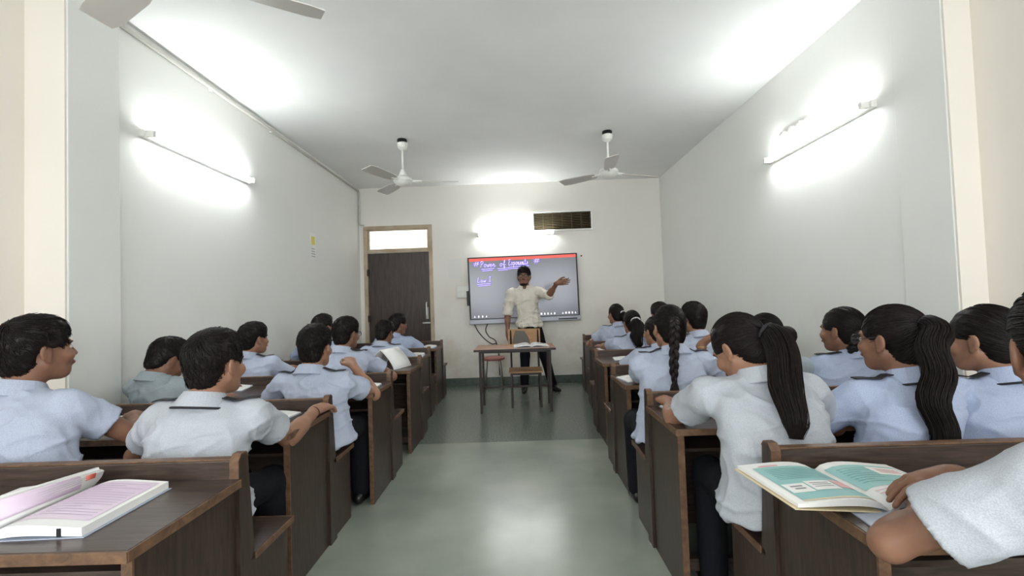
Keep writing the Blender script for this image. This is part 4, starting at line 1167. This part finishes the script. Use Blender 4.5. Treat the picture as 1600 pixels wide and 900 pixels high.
            P = e0+np.linspace(-.02, 1, 7)[None, :, None]*tl*dd[None, None]+rg.normal(0, wd*.4, (n2, 1, 3))*np.linspace(.5, 1.2, 7)[None, :, None]
            ls.append(strands_mesh(P, wd*.16, wd*.06, 4))
            V, Q = join_vf(ls); mesh_obj('braid', V-base, Q, M['hair'], ho, True)
    elif tail['type'] == 'bun':
        ls = []; R_ = tail.get('w', .042)
        n2 = 140; a = np.linspace(0, 2*math.pi, 14)
        ev = uvs(np.zeros(3), np.array([R_*.86, R_*.8, R_*.9]), np.eye(3)); ls.append(ev)
        ax = rg.normal(0, 1, (n2, 3))*np.array([.5, 1, .5]); ax /= np.linalg.norm(ax, axis=1, keepdims=True)
        u = np.cross(ax, rg.normal(0, 1, (n2, 3))); u /= np.linalg.norm(u, axis=1, keepdims=True); w2 = np.cross(ax, u)
        off = rg.uniform(-.5, .5, n2)
        P = R_*((np.sqrt(1-off**2))[:, None, None]*(np.cos(a)[None, :, None]*u[:, None]+np.sin(a)[None, :, None]*w2[:, None])+off[:, None, None]*ax[:, None])*np.array([.95, .88, 1.0])
        ls.append(strands_mesh(P, .004, .003, 4))
        V, Q = join_vf(ls); mesh_obj('bun', b0+V@Rh.T-base+Rh@np.array([0, -R_*.6, -R_*.25]), Q, M['hair'], ho, True)
    if tie:
        m_ = M['tie_white'] if tie == 'white' else M['strap']
        wd = tail.get('w', .03)*(.75 if tail['type'] != 'bun' else .5)
        dd = unit(np.array(tail['path'][0])) if 'path' in tail else Rh@np.array([0, -1, 0]); u = unit(np.cross(dd, [1, .2, .1])); w2 = np.cross(dd, u)
        ring = [b0+dd*.012+wd*(math.cos(a)*u+math.sin(a)*w2) for a in np.linspace(0, 2*math.pi, 19)]
        v, f = sweep(ring, .007, 8, cap=False); mesh_obj('hair_tie', np.array(v)-base, f, m_, ho, True)
    return ho

# ------------------------------------------------------------------ books on the desks
ZT = DH+.0005
R_ = math.radians
open_book('thick open book with lilac pages and a curled leaf on the nearest left desk', (-1.29, 1.262, ZT), R_(2), .222, .292, .022, .016, 'lilac')
lc = bpy.data.objects['open_book']
# the left-hand pages arch up from the spine and roll over
arch = smooth_line([(-.002, .02), (-.006, .044), (-.022, .064), (-.046, .068), (-.085, .054), (-.14, .036), (-.205, .026)], 4)
def arch_strip(nm, i0, i1, v0, v1, m, off, thick):
    V = []
    for i in range(i0, i1):
        t = arch[min(i+1, len(arch)-1)]-arch[max(i-1, 0)]; n = unit((-t[1], t[0])); n = n if n[1] > 0 or n[0] > 0 else -n
        for v in (v0, v1):
            for e in (off, off-thick):
                q = arch[i]+n*e; V.append((q[0]+.05*(v/.146)*min(1, i/8), v, q[1]))
    F = []
    for i in range(i1-i0-1):
        q = i*4; k = q+4; F += [(q, q+2, k+2, k), (q+1, k+1, k+3, q+3), (q, k, k+1, q+1), (q+2, q+3, k+3, k+2)]
    k = (i1-i0-1)*4; F += [(0, 1, 3, 2), (k, k+2, k+3, k+1)]
    return mesh_obj(nm, V, F, m, lc, True)
na = len(arch)
arch_strip('curled_pages', 0, na, -.146, .146, M['paper'], 0, .006)
arch_strip('lilac_panel', 2, na-9, -.12, .09, M['lilac'], .0012, .001)
arch_strip('red_drawing', 5, 9, .1, .125, M['red_ink'], .0016, .001)
box('bookmark_tab', .16, .17, -.1475, -.146, .004, .024, M['strap'], lc)
open_book('open textbook with teal printed pages hanging over the nearest right desk edge', (.862, 1.262, ZT), R_(4), .232, .262, .01, .022, 'teal', lift=(.022, .0))
nb_ = tag(box('notebook', -.09, .09, -.07, .075, 0, .004, M['bluegrey'], None, .001), 'blue grey sheet lying under the teal textbook', 'notebook'); nb_.location = (.868, 1.085, ZT); nb_.rotation_euler = (0, 0, R_(-6))
bk = 'open exercise books on the desks'
for lab, x, y, rz, w, h in (
    ('white open book under the hands of the boy nearest the left edge', -1.96, 2.32, 8, .16, .22),
    ('white open book by the bracelet hand of the back-turned boy on the left', -1.3, 2.3, -6, .16, .22),
    ('white open book in front of the boy reading by the left wall', -2.05, 3.18, 12, .17, .23),
    ('white open book at the aisle end before the crop haired boy', -1.1, 3.1, 4, .15, .21),
    ('thick white open book before the lowered head boy, second desk from the door', -1.17, 4.93, 5, .16, .22),
    ('white open book on the front left desk beside the door', -1.22, 5.88, -4, .16, .22),
    ('white open book under the bent ponytail girl on the right', .87, 2.19, 6, .18, .24),
    ('white open book before the girl with long wavy hair', 1.36, 2.15, -5, .15, .22),
    ('white open book at the elbow of the girl with the long braid', .81, 3.09, 10, .14, .2),
    ('cream paged open book on the fourth right desk', .99, 4.13, -6, .15, .2),
    ('white open book before the girl with the bun', 1.36, 3.08, 3, .15, .2),
    ('white open book under the arm of the loose ponytail girl', .98, 4.98, 4, .13, .2)):
    open_book(lab, (x, y, ZT), R_(rz), w, h, .02 if 'door' in lab else .006, .01, 'plain', bk)
open_book("white open book lying on the teacher's table", (.14, 5.36, .7155), R_(3), .2, .27, .008, .03, 'plain')
# book standing half open like a tent on the fourth left desk
tn = thing('tented_book', 'white book standing open like a tent on a left desk', 'book', (-1.13, 4.06, ZT), None, R_(-20))
for s in (-1, 1):
    V = []
    for i in range(7):
        a = i/6
        for v in (-.13, .13):
            for e in (0, .006): V.append((s*(a*.13+.015*math.sin(a*3))+e*s*.6, v, .165*(1-a)**.9+e*.6))
    F = []
    for i in range(6):
        q = i*4; n = q+4; F += [(q, n, n+2, q+2), (q+1, q+3, n+3, n+1), (q, q+1, n+1, n), (q+2, n+2, n+3, q+3)]
    F += [(0, 2, 3, 1), (24, 25, 27, 26)]
    mesh_obj('page_block', V, F, M['paper'], tn, True)

# ------------------------------------------------------------------ people
def hd(x, top, Y, sc=1.0, drop=.124): return at(x, top, Y)-np.array([0, 0, drop*sc])
def pxl(x, Y, y=650): return float(at(x, y, Y)[0])
H3 = DH+.026
PB = {}
def P(key, *a, **k):
    PB[key] = person(*a, **k)

# left block, boys
P('L1', 'boy in pale blue shirt at the left edge, profile turned to the teacher', hd(60, 500, 1.86), 24, -4, 0, (pxl(50, 1.675), 1.675), shirt=0, skin=0, lod=2, desk=2.0, sc=1.09,
  rel=(-1.65, 1.98, .71), sleeve=.55, rw=(-1.82, 2.18, H3+.03), lw=(-1.99, 2.18, H3+.01), rcurl=.8, lcurl=.5, rfd=(-.6, .75, 0), lfd=(.3, .9, 0), seed=1, tyaw=6, bulk=1.08, strap=False)
P('L2', 'boy in whitish shirt seen from behind, right hand with bracelet on desk end', hd(338, 520, 1.86), 14, 2, 0, (pxl(305, 1.675), 1.675), shirt=1, skin=1, lod=2, desk=2.0, sc=1.07,
  rel=(-1.04, 2.0, .70), sleeve=.56, rw=(-1.015, 2.3, H3+.005), rfd=(.2, 1, 0), rcurl=.45, seed=2, lanyard=True, bulk=1.03, tyaw=-4)
P('L3', 'boy by the left wall bent over his book, greyish shirt', hd(264, 529, 2.74), 30, 30, 0, (pxl(272, 2.62), 2.62), shw=.155, shirt=3, skin=0, lod=1, desk=2.88, sc=1.0,
  rw=(-1.95, 3.1, H3+.02), lel=(-2.12, 2.9, .735), lw=(-2.05, 3.1, H3), rfd=(.3, .9, -.1), seed=3, strap=False, tyaw=16)
P('L4', 'boy with cropped hair in pale shirt, back to the viewer, third row aisle seat', hd(493, 510, 2.78), 6, 2, 0, (pxl(505, 2.62), 2.62), shirt=0, skin=1, lod=2, desk=2.88, sc=1.05,
  rel=(-.95, 2.92, .69), rw=(-1.08, 3.02, .85), rfd=(-.5, .6, .4), rcurl=.7, lw=(-1.32, 3.13, H3), seed=4, lanyard=False, hs=.006, ss=.0085)
P('L5', 'boy by the left wall in pale blue shirt, cropped hair, fourth row', hd(397, 505, 3.68), 30, 0, 0, (pxl(398, 3.5), 3.5), shirt=0, skin=1, lod=1, desk=3.85, seed=5, sc=1.03, lel=(-2.14, 3.85, .735), lw=(-2.05, 4.05, H3))
P('L7', 'boy with glasses in pale blue shirt before the tented book', hd(541, 497, 3.68), 22, 4, 0, (pxl(545, 3.5), 3.5), shirt=0, skin=0, lod=1, desk=3.85, seed=6, glasses=True, sc=1.04)
P('L6', 'boy by the left wall half hidden behind the boy with glasses', hd(505, 492, 4.66), 28, 0, 0, (pxl(506, 4.47), 4.47), shirt=2, skin=1, lod=0, desk=4.72, seed=7, glasses=True, sc=1.03)
P('L8', 'tousled boy in pale shirt on the left, head lowered, fifth row', hd(601, 501, 4.66), 18, 14, 0, (pxl(606, 4.47), 4.47), shirt=0, skin=0, lod=0, desk=4.72, seed=8, sc=1.0)
P('L9', 'boy in the front left row against the dark door', hd(622, 491, 5.5), 42, 4, 0, (pxl(630, 5.34), 5.34), shirt=2, skin=0, lod=0, desk=5.68, seed=9, sc=1.03)

# right block, girls and one boy
P('G1', 'girl with long ponytail bent over her book on the right, whitish shirt', hd(1152, 500, 1.83, 1, .112), -28, 34, 0, (pxl(1208, 1.62, 740), 1.62), shirt=1, skin=1, lod=2, desk=1.89, hair='girl', sc=1.05,
  lel=(.665, 1.965, .735), lw=(.69, 2.16, H3), lfd=(-.1, 1, 0), lcurl=.75, tail=dict(type='pony', base=(.012, -.116, .005), path=[(.02, -.035, -.02), (.012, -.09, -.09), (-.012, -.16, -.18), (-.03, -.21, -.26), (-.04, -.24, -.33)], w=.046, wave=.006, freq=2), tie='dark', seed=11, hump=.05, bulk=1.1, strap=False, shw=.175)
P('G2', 'girl with glasses and long wavy ponytail in pale blue shirt', hd(1388, 480, 1.81), -24, 2, 0, (pxl(1405, 1.62, 700), 1.62), shirt=2, skin=0, lod=2, desk=1.89, hair='girl', sc=1.05,
  lanyard=True, glasses=True, tail=dict(type='pony', base=(-.0, -.115, .06), path=[(-.015, -.045, -.02), (-.055, -.09, -.11), (-.095, -.13, -.23), (-.115, -.165, -.36), (-.125, -.19, -.5)], w=.04, wave=.012, freq=3.5), tie='dark', seed=12)
P('G3', 'girl in pale blue shirt near the right wall, profile to the left', hd(1530, 480, 1.82), -24, 4, 0, (pxl(1562, 1.64, 680), 1.64), shirt=2, skin=1, lod=2, desk=1.89, hair='girl', sc=1.05,
  lanyard=True, tail=dict(type='bun', base=(0, -.1, -.02), w=.036), seed=13)
P('G4', 'girl with long braid down her back in pale blue shirt', hd(1043, 478, 2.67), -8, 3, 0, (pxl(1040, 2.51), 2.51), shirt=0, skin=1, lod=2, desk=2.88, hair='girl', sc=1.03, hs=.006, ss=.0085,
  lel=(.73, 2.88, .735), lw=(.78, 3.09, H3), tail=dict(type='braid', base=(-.02, -.108, .05), path=[(-.01, -.035, -.05), (-.025, -.065, -.14), (-.045, -.105, -.25), (-.055, -.135, -.34)], w=.027, freq=3, tuft=.09), seed=14)
P('G5', 'girl with low bun holding her forehead, behind the bent ponytail girl', hd(1192, 491, 2.7), -14, 14, 0, (pxl(1192, 2.51), 2.51), shirt=3, skin=0, lod=1, desk=2.88, hair='girl', sc=1.0,
  lel=(1.1, 2.86, .69), lw=(1.125, 2.87, .93), lfd=(.75, -.1, .6), lup=(-.6, .5, .6), lcurl=.35, rw=(1.45, 2.98, H3), tail=dict(type='bun', base=(.04, -.092, -.01), w=.05), tie='white', seed=15, strap=False)
P('G6', 'girl with looped braid in pale blue shirt sitting by the right wall', hd(1312, 482, 2.68), -28, 2, 0, (pxl(1310, 2.51), 2.51), rel=(1.86, 2.84, .735), rw=(1.8, 3.05, H3), shirt=2, skin=0, lod=1, desk=2.88, hair='girl', sc=1.05,
  tail=dict(type='braid', base=(-.02, -.1, .0), path=[(-.03, -.03, -.05), (-.055, -.02, -.09), (-.05, .0, -.12)], w=.03, freq=2, tuft=.04), seed=16, bulk=1.05)
P('G7', 'girl in profile peeking left of the long braid girl, fourth row', hd(1022, 493, 3.67), -24, 4, 0, (pxl(1022, 3.5), 3.5), shirt=0, skin=1, lod=0, desk=3.89, hair='girl', tail=dict(type='bun', base=(0, -.1, -.0), w=.035), seed=17, sc=.97)
P('B1', 'short haired boy in pale blue shirt among the girls on the right', hd(1082, 473, 3.68), -18, 0, 0, (pxl(1086, 3.5), 3.5), shirt=0, skin=1, lod=1, desk=3.89, seed=18, sc=1.0)
P('G9', 'girl with loose ponytail and white hair tie, arm along the right desk', hd(986, 485, 4.67), -6, 2, 0, (pxl(980, 4.51), 4.51), shirt=0, skin=1, lod=1, desk=4.83, hair='girl', lel=(.93, 4.84, .74), lw=(.9, 5.03, H3), lfd=(-.1, 1, 0),
  tail=dict(type='pony', base=(.0, -.11, .03), path=[(.0, -.04, -.04), (.0, -.07, -.12), (-.01, -.09, -.2), (-.01, -.1, -.27)], w=.055, wave=.01, freq=2), tie='white', seed=19)
P('G8', 'pupil showing only a dark crown behind the long braid girl', hd(1030, 473, 4.6), -10, 2, 0, (pxl(1032, 4.51), 4.51), shirt=0, skin=0, lod=0, desk=4.83, hair='boy', seed=20)
P('G10', 'girl with white hair tie in the front right row', hd(961, 475, 5.55), -26, 2, 0, (pxl(958, 5.45), 5.45), shirt=0, skin=1, lod=0, desk=5.84, hair='girl',
  tail=dict(type='pony', base=(.01, -.11, .03), path=[(.02, -.04, -.05), (.03, -.04, -.12), (.03, -.03, -.17)], w=.03), tie='white', seed=21)
P('R1', 'girl cut off by the right edge, arms folded on the teal textbook', np.array([.985, .83, 1.10]), 30, 10, 0, (1.07, .56), shirt=1, skin=0, lod=2, desk=1.0, hair='girl', sc=1.05, hs=.0045, ss=.0065, neck=(1.035, .74, .95),
  lw=(.90, 1.06, H3+.01), lpole=(-1, 0, -.6), lfd=(.5, .8, 0), lcurl=.5, rw=(1.0, 1.12, H3+.06), rpole=(1, -.4, -.2), rfd=(-1, -.12, -.14), rcurl=.3, tail=dict(type='pony', base=(0, -.112, .02), path=[(.0, -.05, -.06), (.0, -.06, -.15), (.0, -.05, -.25)], w=.035), seed=22, lanyard=True, bulk=1.05, sleeve=.68, ar=.84)

# the teacher
TH_ = np.array([.105, 6.33, 1.572])
P('T', 'man in white shirt and dark trousers standing by the screen, arm stretched out', TH_, 186, -2, 0, (.16, 6.42), seat=.93, shirt=M['shirt_white'], skin=2, lod=2, sc=1.1, tyaw=180, hair='boy',
  lel=(.40, 6.12, 1.31), lw=(.5, 5.93, 1.43), lfd=(1, -.15, .12), lup=(.1, 1, .1), lcurl=.12, rw=at(793, 520, 6.32), rpole=(-.4, .6, 0), rfd=(.0, -.1, -1), rup=(-1, 0, 0), rcurl=.4,
  standing=dict(hip=.915, knee={1: (.085, 6.36, .5), -1: (.345, 6.38, .5)}, ankle={1: (.065, 6.42, .09), -1: (.45, 6.42, .09)}, toe={1: (-.1, -1, 0), -1: (.45, -.9, 0)}), sleeve=1.12, strap=False, glasses=True, seed=30, shw=.168, hs=.006, ss=.009, wrinkle=1.3, bulk=.93)
if 'T' in PB:
    d = PB['T']; Hh = d['head']; b = d['base']
    Fb = Field(Hh((0, .03, -.06))-.12, Hh((0, .03, -.06))+.12, .006); Rt = d['Rh']
    Fb.ell(Hh((0, .052, -.09)), np.array([.04, .034, .03])*1.1, Rt, .01)
    for s in (-1, 1): Fb.cap(Hh((s*.058, .008, -.04)), Hh((s*.032, .052, -.09)), .0165, .016, .02)
    Fb.ell(Hh((0, .088, -.06)), np.array([.024, .03, .012])*1.1, Rt, .006, 'sub')
    for s in (-1, 1): Fb.cap(Hh((s*.002, .0955, -.044)), Hh((s*.024, .087, -.052)), .006, .0045, .004)
    V, Q = surface(Fb); mesh_obj('beard', V-b, Q, M['hair'], d['root'], True)
    ring = [(0.16+.158*math.cos(a), 6.42+.118*math.sin(a), .918) for a in np.linspace(0, 2*math.pi, 33)]
    v, f = sweep(ring, .013, 6, cap=False); mesh_obj('belt', np.array(v)-b, f, M['strap'], d['root'], True)
    box('buckle', -.02, .02, -.134, -.126, .903, .933, M['chrome'], d['root'], .002)
if 'L2' in PB:
    d = PB['L2']; El, Wt = d['arms'][1]; ax = unit(Wt-El); u = unit(np.cross(ax, [0, 0, 1])); w = np.cross(ax, u)
    ring = [Wt-ax*.022+.0285*(math.cos(a)*u+math.sin(a)*w) for a in np.linspace(0, 2*math.pi, 20)]
    v, f = sweep(ring, .003, 6, cap=False); mesh_obj('bracelet', np.array(v)-d['base'], f, M['thread'], d['root'], True)
if 'G5' in PB:
    d = PB['G5']; El, Wt = d['arms'][-1]; ax = unit(Wt-El); u = unit(np.cross(ax, [0, 1, .3])); w = np.cross(ax, u)
    ring = [Wt-ax*.02+.03*(math.cos(a)*u+math.sin(a)*w) for a in np.linspace(0, 2*math.pi, 20)]
    v, f = sweep(ring, .003, 6, cap=False); mesh_obj('bracelet', np.array(v)-d['base'], f, M['metal_thin'], d['root'], True)
